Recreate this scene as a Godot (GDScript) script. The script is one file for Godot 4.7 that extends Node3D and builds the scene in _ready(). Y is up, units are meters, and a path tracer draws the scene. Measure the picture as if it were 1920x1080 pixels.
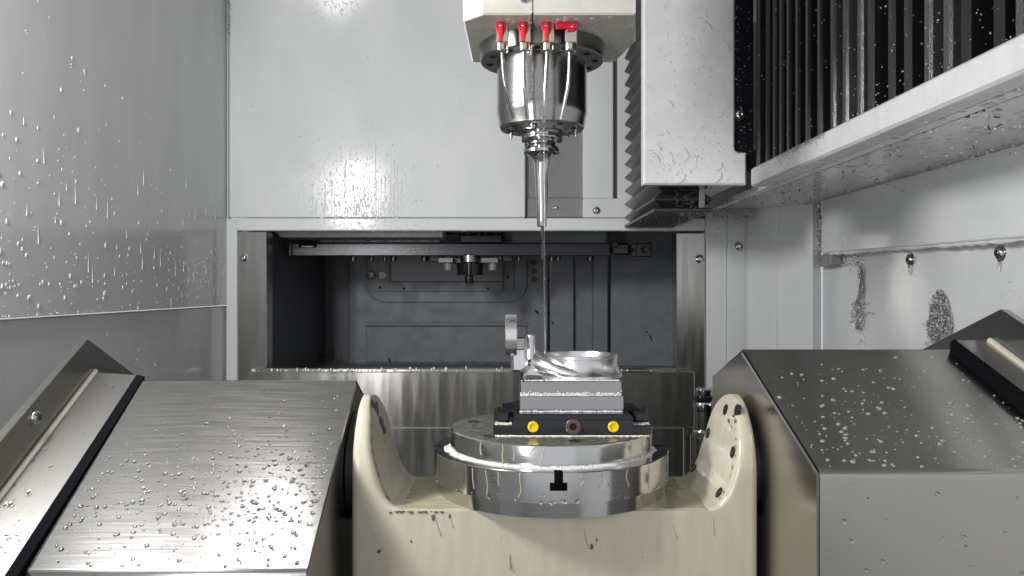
extends Node3D

const F := 1500.0          # focal length in pixels of a 1920 x 1080 picture
const CY := 1.0            # height of the lens above the machine floor

# ------------------------------------------------------------------ geometry
class Geo:
	var v := PackedVector3Array()
	var n := PackedVector3Array()
	var uv := PackedVector2Array()

	func tri(a: Vector3, b: Vector3, c: Vector3) -> void:      # counter-clockwise, flat
		var m := (b - a).cross(c - a)
		if m.length_squared() < 1e-16:
			return
		m = m.normalized()
		v.append_array(PackedVector3Array([a, c, b]))
		n.append_array(PackedVector3Array([m, m, m]))

	func quad(a: Vector3, b: Vector3, c: Vector3, d: Vector3) -> void:
		tri(a, b, c)
		tri(a, c, d)

	func otri(a: Vector3, b: Vector3, c: Vector3, inside: Vector3) -> void:
		if (b - a).cross(c - a).dot((a + b + c) / 3.0 - inside) >= 0.0:
			tri(a, b, c)
		else:
			tri(a, c, b)

	func oquad(a: Vector3, b: Vector3, c: Vector3, d: Vector3, inside: Vector3) -> void:
		otri(a, b, c, inside)
		otri(a, c, d, inside)

	func stri(a: Vector3, b: Vector3, c: Vector3, na: Vector3, nb: Vector3, nc: Vector3) -> void:
		var g := (b - a).cross(c - a)
		if g.length_squared() < 1e-18:
			return
		if g.dot(na + nb + nc) >= 0.0:
			v.append_array(PackedVector3Array([a, c, b]))
			n.append_array(PackedVector3Array([na, nc, nb]))
		else:
			v.append_array(PackedVector3Array([a, b, c]))
			n.append_array(PackedVector3Array([na, nb, nc]))

	func squad(a: Vector3, b: Vector3, c: Vector3, d: Vector3, na: Vector3, nb: Vector3, nc: Vector3, nd: Vector3) -> void:
		stri(a, b, c, na, nb, nc)
		stri(a, c, d, na, nc, nd)

	func box(c: Vector3, s: Vector3, bev := 0.0, bs := Basis()) -> void:
		var h := s / 2.0
		var b := minf(bev, minf(h.x, minf(h.y, h.z)) * 0.9)
		var p := func(x: float, y: float, z: float) -> Vector3: return c + bs * Vector3(x, y, z)
		for ax in 3:
			var u := (ax + 1) % 3
			var w := (ax + 2) % 3
			for sg in [-1.0, 1.0]:
				var q := []
				for k in [[-1, -1], [1, -1], [1, 1], [-1, 1]]:
					var t := Vector3()
					t[ax] = sg * h[ax]
					t[u] = k[0] * (h[u] - b)
					t[w] = k[1] * (h[w] - b)
					q.append(c + bs * t)
				oquad(q[0], q[1], q[2], q[3], c)
		if b <= 0.0:
			return
		for ax in 3:                                      # edges along ax
			var u := (ax + 1) % 3
			var w := (ax + 2) % 3
			for su in [-1.0, 1.0]:
				for sw in [-1.0, 1.0]:
					var q := []
					for k in [[-1, 0], [1, 0], [1, 1], [-1, 1]]:
						var t := Vector3()
						t[ax] = k[0] * (h[ax] - b)
						t[u] = su * (h[u] - (b if k[1] == 1 else 0.0))
						t[w] = sw * (h[w] - (0.0 if k[1] == 1 else b))
						q.append(c + bs * t)
					oquad(q[0], q[1], q[2], q[3], c)
		for sx in [-1.0, 1.0]:
			for sy in [-1.0, 1.0]:
				for sz in [-1.0, 1.0]:
					otri(p.call(sx * h.x, sy * (h.y - b), sz * (h.z - b)), p.call(sx * (h.x - b), sy * h.y, sz * (h.z - b)), p.call(sx * (h.x - b), sy * (h.y - b), sz * h.z), c)

	# polygon (counter-clockwise seen from +z of xf) extruded from z = 0 back to z = -depth, front edge chamfered
	func prism(poly: PackedVector2Array, depth: float, xf: Transform3D, bev := 0.0) -> void:
		var pl := poly.duplicate()
		if Geometry2D.is_polygon_clockwise(pl):
			pl.reverse()
		var k := pl.size()
		var ins := PackedVector2Array()
		for i in k:
			var a := pl[(i + k - 1) % k]
			var b := pl[i]
			var c := pl[(i + 1) % k]
			var e1 := (b - a).normalized()
			var e2 := (c - b).normalized()
			var n1 := Vector2(-e1.y, e1.x)
			var n2 := Vector2(-e2.y, e2.x)
			var m := (n1 + n2)
			var l := m.length_squared()
			ins.append(b + (m * (2.0 / maxf(l, 0.5)) * bev if bev > 0.0 else Vector2()))
		var id := Geometry2D.triangulate_polygon(pl)
		for t in range(0, id.size(), 3):
			var a := ins[id[t]]
			var b := ins[id[t + 1]]
			var c := ins[id[t + 2]]
			var ba := pl[id[t]]
			var bb := pl[id[t + 1]]
			var bc := pl[id[t + 2]]
			if (b - a).cross(c - a) < 0.0:
				var s := b
				b = c
				c = s
				s = bb
				bb = bc
				bc = s
			tri(xf * Vector3(a.x, a.y, 0), xf * Vector3(b.x, b.y, 0), xf * Vector3(c.x, c.y, 0))
			tri(xf * Vector3(ba.x, ba.y, -depth), xf * Vector3(bc.x, bc.y, -depth), xf * Vector3(bb.x, bb.y, -depth))
		for i in k:
			var j := (i + 1) % k
			var a := pl[i]
			var b := pl[j]
			if bev > 0.0:
				quad(xf * Vector3(ins[i].x, ins[i].y, 0), xf * Vector3(a.x, a.y, -bev), xf * Vector3(b.x, b.y, -bev), xf * Vector3(ins[j].x, ins[j].y, 0))
			quad(xf * Vector3(a.x, a.y, -bev), xf * Vector3(a.x, a.y, -depth), xf * Vector3(b.x, b.y, -depth), xf * Vector3(b.x, b.y, -bev))

	# profile of (radius, height) turned about the y axis of xf; outline runs so that outside is to its right going up
	func lathe(pr: PackedVector2Array, segs: int, xf: Transform3D, crease := 30.0) -> void:
		var k := pr.size()
		var nn := []
		for i in k - 1:
			var e := (pr[i + 1] - pr[i]).normalized()
			nn.append(Vector2(e.y, -e.x))
		for i in k - 1:
			if pr[i].distance_squared_to(pr[i + 1]) < 1e-14:
				continue
			var na: Vector2 = nn[i]
			var nb: Vector2 = nn[i]
			if i > 0 and rad_to_deg(absf(nn[i].angle_to(nn[i - 1]))) < crease:
				na = (nn[i] + nn[i - 1]).normalized()
			if i < k - 2 and rad_to_deg(absf(nn[i].angle_to(nn[i + 1]))) < crease:
				nb = (nn[i] + nn[i + 1]).normalized()
			for s in segs:
				var t0 := TAU * s / segs
				var t1 := TAU * (s + 1) / segs
				var d0 := Vector3(cos(t0), 0, -sin(t0))
				var d1 := Vector3(cos(t1), 0, -sin(t1))
				var up := Vector3.UP
				var bs := xf.basis
				squad(xf * (d0 * pr[i].x + up * pr[i].y), xf * (d1 * pr[i].x + up * pr[i].y), xf * (d1 * pr[i + 1].x + up * pr[i + 1].y), xf * (d0 * pr[i + 1].x + up * pr[i + 1].y),
					(bs * (d0 * na.x + up * na.y)).normalized(), (bs * (d1 * na.x + up * na.y)).normalized(), (bs * (d1 * nb.x + up * nb.y)).normalized(), (bs * (d0 * nb.x + up * nb.y)).normalized())

	func tube(pts: PackedVector3Array, rad: PackedFloat32Array, segs := 10, caps := true) -> void:
		var k := pts.size()
		var x := Vector3()
		var rings := []
		var dirs := []
		for i in k:
			var d := (pts[mini(i + 1, k - 1)] - pts[maxi(i - 1, 0)]).normalized()
			if i == 0:
				x = d.cross(Vector3(0.31, 0.2, 0.93)).normalized()
			else:
				x = (x - d * x.dot(d)).normalized()
			var y := d.cross(x)
			var r := PackedVector3Array()
			for s in segs:
				var t := TAU * s / segs
				r.append(x * cos(t) + y * sin(t))
			rings.append(r)
			dirs.append(d)
		for i in k - 1:
			for s in segs:
				var q := (s + 1) % segs
				squad(pts[i] + rings[i][s] * rad[i], pts[i] + rings[i][q] * rad[i], pts[i + 1] + rings[i + 1][q] * rad[i + 1], pts[i + 1] + rings[i + 1][s] * rad[i + 1],
					rings[i][s], rings[i][q], rings[i + 1][q], rings[i + 1][s])
		if caps:
			for e in [0, k - 1]:
				var o: Vector3 = dirs[e] * (-1.0 if e == 0 else 1.0)
				for s in segs:
					var q := (s + 1) % segs
					stri(pts[e], pts[e] + rings[e][s] * rad[e], pts[e] + rings[e][q] * rad[e], o, o, o)

	# stacked closed rings, smooth
	func loft(rings: Array, caps := true, flip := 1.0) -> void:
		var k := rings.size()
		var m: int = rings[0].size()
		var nr := []
		for i in k:
			var r := PackedVector3Array()
			for s in m:
				var du: Vector3 = rings[i][(s + 1) % m] - rings[i][(s + m - 1) % m]
				var dv: Vector3 = rings[mini(i + 1, k - 1)][s] - rings[maxi(i - 1, 0)][s]
				var c := du.cross(dv) * flip
				r.append(c.normalized() if c.length_squared() > 1e-20 else Vector3.UP)
			nr.append(r)
		for i in k - 1:
			for s in m:
				var q := (s + 1) % m
				squad(rings[i][s], rings[i][q], rings[i + 1][q], rings[i + 1][s], nr[i][s], nr[i][q], nr[i + 1][q], nr[i + 1][s])
		if caps:
			for e in [0, k - 1]:
				var c := Vector3()
				for p in rings[e]:
					c += p
				c /= m
				var o: Vector3 = (rings[e][0] - c).cross(rings[e][m / 4] - c).normalized()
				for s in m:
					stri(c, rings[e][s], rings[e][(s + 1) % m], o, o, o)

	func mesh() -> ArrayMesh:
		uv.resize(v.size())
		for i in range(0, v.size() - 2, 3):
			var m := (n[i] + n[i + 1] + n[i + 2]).abs()
			for j in 3:
				var p := v[i + j]
				uv[i + j] = Vector2(p.z, p.y) if m.x > m.y and m.x > m.z else Vector2(p.x, p.y - p.z)
		var a := []
		a.resize(Mesh.ARRAY_MAX)
		a[Mesh.ARRAY_TEX_UV] = uv
		a[Mesh.ARRAY_VERTEX] = v
		a[Mesh.ARRAY_NORMAL] = n
		var r := ArrayMesh.new()
		r.add_surface_from_arrays(Mesh.PRIMITIVE_TRIANGLES, a)
		return r


# ------------------------------------------------------------------ small helpers
var M := {}
var rng := RandomNumberGenerator.new()
var drop_mesh: ArrayMesh
var chip_meshes := []
var screw_mesh: ArrayMesh
var bolt_mesh: ArrayMesh
var taken := {}

func P(px: float, py: float, d: float) -> Vector3:
	return Vector3((px - 960.0) * d / F, CY - (py - 540.0) * d / F, -d)

func on_plane(px: float, py: float, at: Vector3, nrm: Vector3) -> Vector3:
	var dir := Vector3((px - 960.0) / F, -(py - 540.0) / F, -1.0)
	var o := Vector3(0, CY, 0)
	return o + dir * ((at - o).dot(nrm) / dir.dot(nrm))

func on_x(px: float, py: float, x: float) -> Vector3:
	return on_plane(px, py, Vector3(x, 0, 0), Vector3.RIGHT)

func frame(nrm: Vector3, turn := 0.0) -> Basis:
	var y := nrm.normalized()
	var x := (Vector3.RIGHT if absf(y.x) < 0.9 else Vector3.BACK)
	x = (x - y * x.dot(y)).normalized()
	return Basis(x, y, x.cross(y)) * Basis(Vector3.UP, turn)

func named(called: String) -> String:
	var k: int = taken.get(called, 0)
	taken[called] = k + 1
	return called if k == 0 else "%s_%03d" % [called, k]

func tag(o: Node3D, label: String, category := "", group := "", kind := "") -> Node3D:
	o.set_meta("label", label)
	if category:
		o.set_meta("category", category)
	if group:
		o.set_meta("group", group)
	if kind:
		o.set_meta("kind", kind)
	return o

func thing(called: String, label: String, category: String, at := Vector3.ZERO, group := "", kind := "") -> Node3D:
	var o := Node3D.new()
	o.name = named(called)
	o.position = at
	add_child(o)
	return tag(o, label, category, group, kind)

# shapes are written in world metres; a part is moved into its parent's frame
func part(called: String, g: Variant, m: Material, parent: Node3D = null) -> MeshInstance3D:
	var o := MeshInstance3D.new()
	o.mesh = g.mesh() if g is Geo else g
	o.material_override = m
	if parent == null:
		o.name = named(called)
		add_child(o)
		return o
	var key := str(parent.get_instance_id()) + called
	var k: int = taken.get(key, 0)
	taken[key] = k + 1
	o.name = called if k == 0 else "%s_%03d" % [called, k]
	parent.add_child(o, true)
	if g is Geo:
		var at := Vector3.ZERO
		var q: Node = parent
		while q is Node3D and q != self:
			at += q.position
			q = q.get_parent()
		o.position = -at
	return o

func put(called: String, mesh: Mesh, m: Material, parent: Node3D, xf: Transform3D) -> MeshInstance3D:
	var o := part(called, mesh, m, parent)
	var at := Vector3.ZERO
	var q: Node = parent
	while q is Node3D and q != self:
		at += q.position
		q = q.get_parent()
	o.transform = xf
	o.position = xf.origin - at
	return o

func scatter(called: String, label: String, category: String, mesh: Mesh, m: Material, list: Array) -> MultiMeshInstance3D:
	var mm := MultiMesh.new()
	mm.transform_format = MultiMesh.TRANSFORM_3D
	mm.mesh = mesh
	mm.instance_count = list.size()
	for i in list.size():
		mm.set_instance_transform(i, list[i])
	var o := MultiMeshInstance3D.new()
	o.multimesh = mm
	o.material_override = m
	o.name = named(called)
	add_child(o)
	tag(o, label, category, "", "stuff")
	return o

func slab(x0: float, y0: float, x1: float, y1: float, d: float, thick: float, bev := 0.002) -> Geo:   # a sheet that faces the lens at depth d, given by picture corners
	var a := P(x0, y0, d)
	var b := P(x1, y1, d)
	var g := Geo.new()
	g.box(Vector3((a.x + b.x) / 2, (a.y + b.y) / 2, -d - thick / 2), Vector3(absf(b.x - a.x), absf(b.y - a.y), thick), bev)
	return g

func lin(r: float, g: float, b: float) -> Color:
	return Color(r, g, b).linear_to_srgb()

func noise_tex(freq: float, octaves: int, lo: float, hi: float, size := 512, seed_ := 1, contrast := 1.0, kind := FastNoiseLite.TYPE_SIMPLEX_SMOOTH) -> ImageTexture:
	var f := FastNoiseLite.new()
	f.seed = seed_
	f.noise_type = kind
	f.frequency = freq
	f.fractal_octaves = octaves
	var im := f.get_seamless_image(size, size)
	im.convert(Image.FORMAT_L8)
	var d := im.get_data()
	for i in d.size():
		var t := clampf((d[i] / 255.0 - 0.5) * contrast + 0.5, 0.0, 1.0)
		d[i] = int(255.0 * lerpf(lo, hi, t))
	return ImageTexture.create_from_image(Image.create_from_data(size, size, false, Image.FORMAT_L8, d))

func tint_tex(freq: float, octaves: int, a: Color, b: Color, size := 512, seed_ := 1, contrast := 1.0) -> ImageTexture:
	var f := FastNoiseLite.new()
	f.seed = seed_
	f.noise_type = FastNoiseLite.TYPE_SIMPLEX_SMOOTH
	f.frequency = freq
	f.fractal_octaves = octaves
	var im := f.get_seamless_image(size, size)
	im.convert(Image.FORMAT_L8)
	var d := im.get_data()
	var o := PackedByteArray()
	o.resize(d.size() * 3)
	for i in d.size():
		var t := clampf((d[i] / 255.0 - 0.5) * contrast + 0.5, 0.0, 1.0)
		var c := a.lerp(b, t)
		o[i * 3] = int(c.r * 255)
		o[i * 3 + 1] = int(c.g * 255)
		o[i * 3 + 2] = int(c.b * 255)
	return ImageTexture.create_from_image(Image.create_from_data(size, size, false, Image.FORMAT_RGB8, o))

func mat(called: String, col: Color, rough: float, metal := 0.0, spec := 0.5) -> StandardMaterial3D:
	var m := StandardMaterial3D.new()
	m.resource_name = called
	m.albedo_color = col
	m.roughness = rough
	m.metallic = metal
	m.metallic_specular = spec
	M[called] = m
	return m

func grain(m: StandardMaterial3D, scale: Vector3, bump: Texture2D, height: float, rough: Texture2D = null) -> void:
	m.uv1_triplanar = true
	m.uv1_world_triplanar = true
	m.uv1_scale = scale
	if bump:
		m.heightmap_enabled = true
		m.heightmap_texture = bump
		m.heightmap_scale = height
	if rough:
		m.roughness_texture = rough
		m.roughness_texture_channel = BaseMaterial3D.TEXTURE_CHANNEL_RED

func materials() -> void:
	var fine := noise_tex(0.02, 4, 0.0, 1.0, 512, 3)
	var rough_soft := noise_tex(0.008, 4, 0.72, 1.0, 512, 9, 2.0)
	var rough_grain := noise_tex(0.05, 3, 0.75, 1.0, 512, 12, 1.5)
	var wave := noise_tex(0.006, 2, 0.0, 1.0, 512, 5)
	# painted sheet
	var p := mat("wall_paint", Color.WHITE, 0.17)
	p.albedo_texture = tint_tex(0.006, 4, lin(0.645, 0.665, 0.685), lin(0.71, 0.725, 0.735), 512, 21, 1.6)
	grain(p, Vector3(1.3, 0.7, 1.3), wave, 0.06, rough_soft)
	p = mat("wall_paint_left", Color.WHITE, 0.16)
	p.albedo_texture = tint_tex(0.006, 4, lin(0.62, 0.63, 0.635), lin(0.67, 0.68, 0.68), 512, 22, 1.6)
	grain(p, Vector3(2.0, 0.5, 2.0), wave, 0.05, rough_soft)
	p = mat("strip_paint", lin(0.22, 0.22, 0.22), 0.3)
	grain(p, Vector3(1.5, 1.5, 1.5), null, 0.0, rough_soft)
	p = mat("white_paint", Color.WHITE, 0.3)
	p.albedo_texture = tint_tex(0.01, 4, lin(0.74, 0.755, 0.765), lin(0.79, 0.80, 0.80), 512, 23, 1.5)
	grain(p, Vector3(3, 3, 3), fine, 0.01, rough_soft)
	p = mat("beam_paint", Color.WHITE, 0.3)
	p.albedo_texture = tint_tex(0.01, 4, lin(0.54, 0.55, 0.555), lin(0.60, 0.61, 0.61), 512, 27, 1.5)
	grain(p, Vector3(3, 3, 3), fine, 0.01, rough_soft)
	p = mat("cream_paint", Color.WHITE, 0.3)
	p.albedo_texture = tint_tex(0.012, 4, lin(0.52, 0.50, 0.435), lin(0.59, 0.57, 0.51), 512, 24, 1.6)
	grain(p, Vector3(4, 4, 4), fine, 0.01, rough_soft)
	p = mat("yoke_paint", Color.WHITE, 0.24)
	p.albedo_texture = tint_tex(0.012, 5, lin(0.51, 0.465, 0.36), lin(0.56, 0.52, 0.415), 512, 25, 1.3)
	grain(p, Vector3(6, 1.1, 6), fine, 0.02, rough_soft)
	p = mat("pocket_paint", Color.WHITE, 0.45)
	p.albedo_texture = tint_tex(0.01, 4, lin(0.215, 0.23, 0.255), lin(0.24, 0.255, 0.28), 512, 26, 1.6)
	grain(p, Vector3(3, 3, 3), fine, 0.006, rough_soft)
	p.roughness = 0.65
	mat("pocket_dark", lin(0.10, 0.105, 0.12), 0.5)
	p = mat("pocket_sheet", lin(0.27, 0.26, 0.29), 0.5, 0.2)
	# steels
	p = mat("steel_across", Color.WHITE, 0.25, 1.0)       # brushed along x
	p.anisotropy_enabled = true
	p.anisotropy = -0.6
	p.albedo_texture = tint_tex(0.06, 4, lin(0.38, 0.37, 0.362), lin(0.53, 0.52, 0.51), 512, 41, 1.5)
	grain(p, Vector3(0.22, 40, 40), rough_grain, 0.004, noise_tex(0.05, 3, 0.5, 1.0, 512, 14, 2.0))
	p = mat("steel_matt", lin(0.32, 0.312, 0.30), 0.40, 1.0)
	grain(p, Vector3(14, 14, 14), fine, 0.006, rough_grain)
	p = mat("steel_right", lin(0.47, 0.452, 0.43), 0.26, 1.0)
	grain(p, Vector3(1.6, 1.2, 1.2), wave, 0.03, rough_soft)
	p = mat("steel_up", lin(0.50, 0.485, 0.46), 0.3, 1.0)             # brushed along y
	p.anisotropy_enabled = true
	p.anisotropy = -0.6
	grain(p, Vector3(0.8, 14, 0.8), rough_grain, 0.0006, rough_grain)
	p = mat("sill_steel", lin(0.55, 0.54, 0.515), 0.24, 1.0)
	p.anisotropy_enabled = true
	p.anisotropy = -0.75
	grain(p, Vector3(9, 0.7, 9), null, 0.0, rough_soft)
	p = mat("polished", lin(0.58, 0.58, 0.58), 0.18, 1.0)
	grain(p, Vector3(5, 60, 5), rough_grain, 0.0012, rough_soft)
	p = mat("spindle_steel", lin(0.35, 0.345, 0.335), 0.26, 1.0)
	grain(p, Vector3(5, 60, 5), rough_grain, 0.002, rough_soft)
	p = mat("wet_steel", Color.WHITE, 0.22, 0.75)
	p.albedo_texture = tint_tex(0.012, 4, lin(0.36, 0.36, 0.27), lin(0.60, 0.60, 0.56), 512, 31, 2.6)
	grain(p, Vector3(9, 9, 9), wave, 0.05, rough_soft)
	mat("flange_steel", lin(0.24, 0.24, 0.235), 0.28, 1.0)
	mat("chrome", lin(0.48, 0.48, 0.48), 0.12, 1.0)
	p = mat("nickel", lin(0.58, 0.53, 0.45), 0.22, 1.0)
	p = mat("aluminium", lin(0.38, 0.38, 0.39), 0.16, 1.0)
	grain(p, Vector3(4, 70, 4), rough_grain, 0.004, rough_soft)
	p = mat("aluminium_milled", lin(0.74, 0.74, 0.75), 0.3, 1.0)
	grain(p, Vector3(8, 90, 8), rough_grain, 0.008, rough_grain)
	mat("dark_steel", lin(0.05, 0.05, 0.055), 0.35, 0.7)
	p = mat("blued_steel", lin(0.024, 0.026, 0.034), 0.28, 0.4)
	grain(p, Vector3(8, 14, 8), fine, 0.02, rough_grain)
	mat("black", lin(0.008, 0.008, 0.01), 0.4)
	mat("hole", lin(0.004, 0.004, 0.004), 0.9)
	p = mat("black_gloss", lin(0.012, 0.013, 0.017), 0.14)
	p = mat("rubber", lin(0.006, 0.006, 0.009), 0.7, 0.0, 0.12)
	p = mat("bellows", lin(0.007, 0.007, 0.008), 0.36, 0.0, 0.42)
	grain(p, Vector3(40, 40, 40), fine, 0.03, rough_grain)
	p = mat("bellows_wet", lin(0.02, 0.02, 0.022), 0.2, 0.0, 0.8)
	grain(p, Vector3(60, 25, 60), fine, 0.05, rough_grain)
	p = mat("bellows_dusty", lin(0.02, 0.02, 0.02), 0.3, 0.0, 0.6)
	grain(p, Vector3(25, 25, 25), fine, 0.08, rough_grain)
	mat("red_plastic", lin(0.62, 0.008, 0.03), 0.32)
	mat("yellow_plastic", lin(0.85, 0.55, 0.0), 0.25)
	mat("brown_steel", lin(0.13, 0.085, 0.08), 0.35, 0.5)
	mat("bead", lin(0.62, 0.58, 0.48), 0.5)
	mat("white_plastic", lin(0.6, 0.6, 0.58), 0.35)
	mat("pad_grey", lin(0.20, 0.205, 0.21), 0.35)
	mat("floor_dark", lin(0.22, 0.22, 0.22), 0.5)
	mat("tray", lin(0.20, 0.20, 0.20), 0.4)
	# liquids and swarf
	p = mat("water", Color(1, 1, 1, 0.0), 0.02)
	p.transparency = BaseMaterial3D.TRANSPARENCY_ALPHA
	p.refraction_enabled = true
	p.refraction_scale = 0.033
	mat("milky_drop", lin(0.72, 0.72, 0.70), 0.12)
	p = mat("foam", lin(0.78, 0.78, 0.74), 0.35)
	p = mat("coolant_film", lin(0.42, 0.39, 0.27), 0.09)
	grain(p, Vector3(6, 6, 6), wave, 0.12)
	mat("wall_bead", lin(0.67, 0.69, 0.70), 0.04)
	mat("wet_blot", lin(0.42, 0.42, 0.41), 0.08)
	mat("grey_drop", lin(0.30, 0.30, 0.29), 0.12)
	mat("swarf", lin(0.60, 0.60, 0.61), 0.25, 1.0)
	mat("bright_swarf", lin(0.62, 0.62, 0.62), 0.3, 0.4)
	mat("grime", lin(0.10, 0.10, 0.10), 0.6)

# ------------------------------------------------------------------ shared small pieces
func small_pieces() -> void:
	var g := Geo.new()                                                # a droplet, radius 1
	var pr := PackedVector2Array([Vector2(0, -0.05), Vector2(0.97, -0.05)])
	for i in 8:
		var t := PI / 2 * i / 7.0
		pr.append(Vector2(cos(t), 0.62 * sin(t)))
	g.lathe(pr, 14, Transform3D(), 60)
	drop_mesh = g.mesh()
	for k in 3:                                                       # curled chips about 1 long
		g = Geo.new()
		var pts := PackedVector3Array()
		var rad := PackedFloat32Array()
		for i in 5:
			var t := float(i) / 4.0
			pts.append(Vector3((t - 0.5) * (1.0 - 0.3 * k), 0.25 * sin(t * (2.5 + k)), 0.2 * cos(t * (3.0 + k))))
			rad.append(0.06 + 0.09 * sin(PI * t))
		g.tube(pts, rad, 4)
		chip_meshes.append(g.mesh())
	g = Geo.new()                                                     # a long thin curl
	g.tube(smooth_line([Vector3(-0.5, 0, 0), Vector3(-0.2, 0.03, 0.12), Vector3(0.2, 0.02, 0.10), Vector3(0.5, 0, -0.1)], 4), even(13, 0.022), 5)
	chip_meshes.append(g.mesh())
	g = Geo.new()                                                     # button-head screw, radius 1
	g.lathe(PackedVector2Array([Vector2(1.25, 0), Vector2(1.25, 0.12), Vector2(1.0, 0.14), Vector2(0.97, 0.35), Vector2(0.8, 0.58), Vector2(0.5, 0.72), Vector2(0.42, 0.72), Vector2(0.4, 0.3), Vector2(0, 0.28)]), 20, Transform3D(), 40)
	screw_mesh = g.mesh()
	g = Geo.new()                                                     # socket-head bolt, radius 1, hangs along -y
	g.lathe(PackedVector2Array([Vector2(0.0, -1.0), Vector2(0.5, -1.0), Vector2(0.52, -1.5), Vector2(0.9, -1.5), Vector2(1, -1.4), Vector2(1, 0)]), 14, Transform3D(), 30)
	bolt_mesh = g.mesh()

func screw(parent: Node3D, at: Vector3, nrm: Vector3, r: float, m := "chrome") -> void:
	put("screw", screw_mesh, M[m], parent, Transform3D(frame(nrm).scaled_local(Vector3(r, r, r)), at))

func drops_on(list: Array, a: Vector3, u: Vector3, w: Vector3, nrm: Vector3, count: int, rmin: float, rmax: float, bias: Callable, long := 1.0, down := Vector3.ZERO) -> void:
	var tries := 0
	var made := 0
	while made < count and tries < count * 40:
		tries += 1
		var s := rng.randf()
		var t := rng.randf()
		if rng.randf() > bias.call(s, t):
			continue
		var r := rmin + (rmax - rmin) * pow(rng.randf(), 2.0)
		var b := frame(nrm, rng.randf() * TAU)
		var sc := Vector3(r, r * rng.randf_range(0.7, 1.0), r * rng.randf_range(0.8, 1.2))
		if down != Vector3.ZERO:
			b = Basis(down.cross(nrm).normalized(), nrm, -down)
			b = Basis(b.x, b.y, b.x.cross(b.y))
			sc = Vector3(r, r * 0.8, r * rng.randf_range(1.0, long))
		list.append(Transform3D(b.scaled_local(sc), a + u * s + w * t))
		made += 1

func chip_at(at: Vector3, size: float) -> Transform3D:
	var b := Basis.from_euler(Vector3(rng.randf() * TAU, rng.randf() * TAU, rng.randf() * TAU))
	return Transform3D(b.scaled(Vector3.ONE * size), at)

func smooth_line(pts: Array, n := 6) -> PackedVector3Array:
	var c := Curve3D.new()
	for i in pts.size():
		var p: Vector3 = pts[i]
		var t: Vector3 = (pts[mini(i + 1, pts.size() - 1)] - pts[maxi(i - 1, 0)]) / 6.0
		c.add_point(p, -t, t)
	var o := PackedVector3Array()
	for i in (pts.size() - 1) * n + 1:
		o.append(c.samplef(float(i) / n))
	return o

func even(n: int, r: float) -> PackedFloat32Array:
	var a := PackedFloat32Array()
	a.resize(n)
	a.fill(r)
	return a

func disc(g: Geo, c: Vector3, nrm: Vector3, r: float, thick: float, segs := 20) -> void:
	g.lathe(PackedVector2Array([Vector2(0, -thick), Vector2(r, -thick), Vector2(r, 0), Vector2(0, 0)]), segs, Transform3D(frame(nrm), c))

func blotch(g: Geo, c: Vector3, nrm: Vector3, r: float, stretch := 1.0, turn := 0.0) -> void:   # a thin irregular patch
	var b := frame(nrm, turn)
	var pl := PackedVector2Array()
	for i in 13:
		var q := r * rng.randf_range(0.5, 1.15)
		var t := TAU * i / 13
		pl.append(Vector2(cos(t) * q, sin(t) * q * stretch))
	for i in 13:
		var p: Vector2 = pl[i]
		var q: Vector2 = pl[(i + 1) % 13]
		g.tri(c + b.y * 0.0005, c + b.y * 0.0003 + b.x * p.x + b.z * -p.y, c + b.y * 0.0003 + b.x * q.x + b.z * -q.y)

const WALL := 2.45        # depth of the back wall
const XL := -0.874        # left wall
const XC := 0.83          # face of the cover on the right wall
const XR := 0.87          # right wall
const XB := 0.54          # front of the beam on the right

# ------------------------------------------------------------------ the scene
func _ready() -> void:
	rng.seed = 20240611
	var cam := Camera3D.new()
	cam.name = "Camera"
	cam.position = Vector3(0, CY, 0)
	cam.fov = rad_to_deg(2.0 * atan(540.0 / F))
	cam.near = 0.02
	cam.far = 60.0
	add_child(cam)
	var we := WorldEnvironment.new()
	we.name = "WorldEnvironment"
	var e := Environment.new()
	e.background_mode = Environment.BG_COLOR
	e.background_color = lin(0.62, 0.635, 0.655)
	e.tonemap_mode = Environment.TONE_MAPPER_LINEAR
	e.tonemap_exposure = 1.2
	e.sdfgi_enabled = true
	e.ssao_enabled = true
	e.ssil_enabled = true
	we.environment = e
	add_child(we)
	materials()
	small_pieces()
	lamp(Vector3(-0.81, CY + 0.47, -0.80), Vector3(1.0, -0.35, -0.75), Vector2(0.14, 0.22), 1.4, "long work lamp low on the left enclosure wall beside the door")
	lamp(Vector3(-0.79, CY + 1.36, -1.21), Vector3(0.62, -0.8, -0.1), Vector2(0.13, 0.19), 0.21, "wide work lamp high on the left enclosure wall above the trunnion")
	lamp(Vector3(-0.80, CY + 0.02, 0.28), Vector3(1.0, 0.06, -0.5), Vector2(0.20, 0.46), 0.70, "tall work lamp standing outside the operator doorway on its left")
	shell()
	back_sheets()
	pocket()
	changer_arm()
	sills()
	right_side()
	column()
	housings()
	yoke()
	table()
	fixture()
	workpiece()
	head()
	fitting()
	wet()

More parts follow.
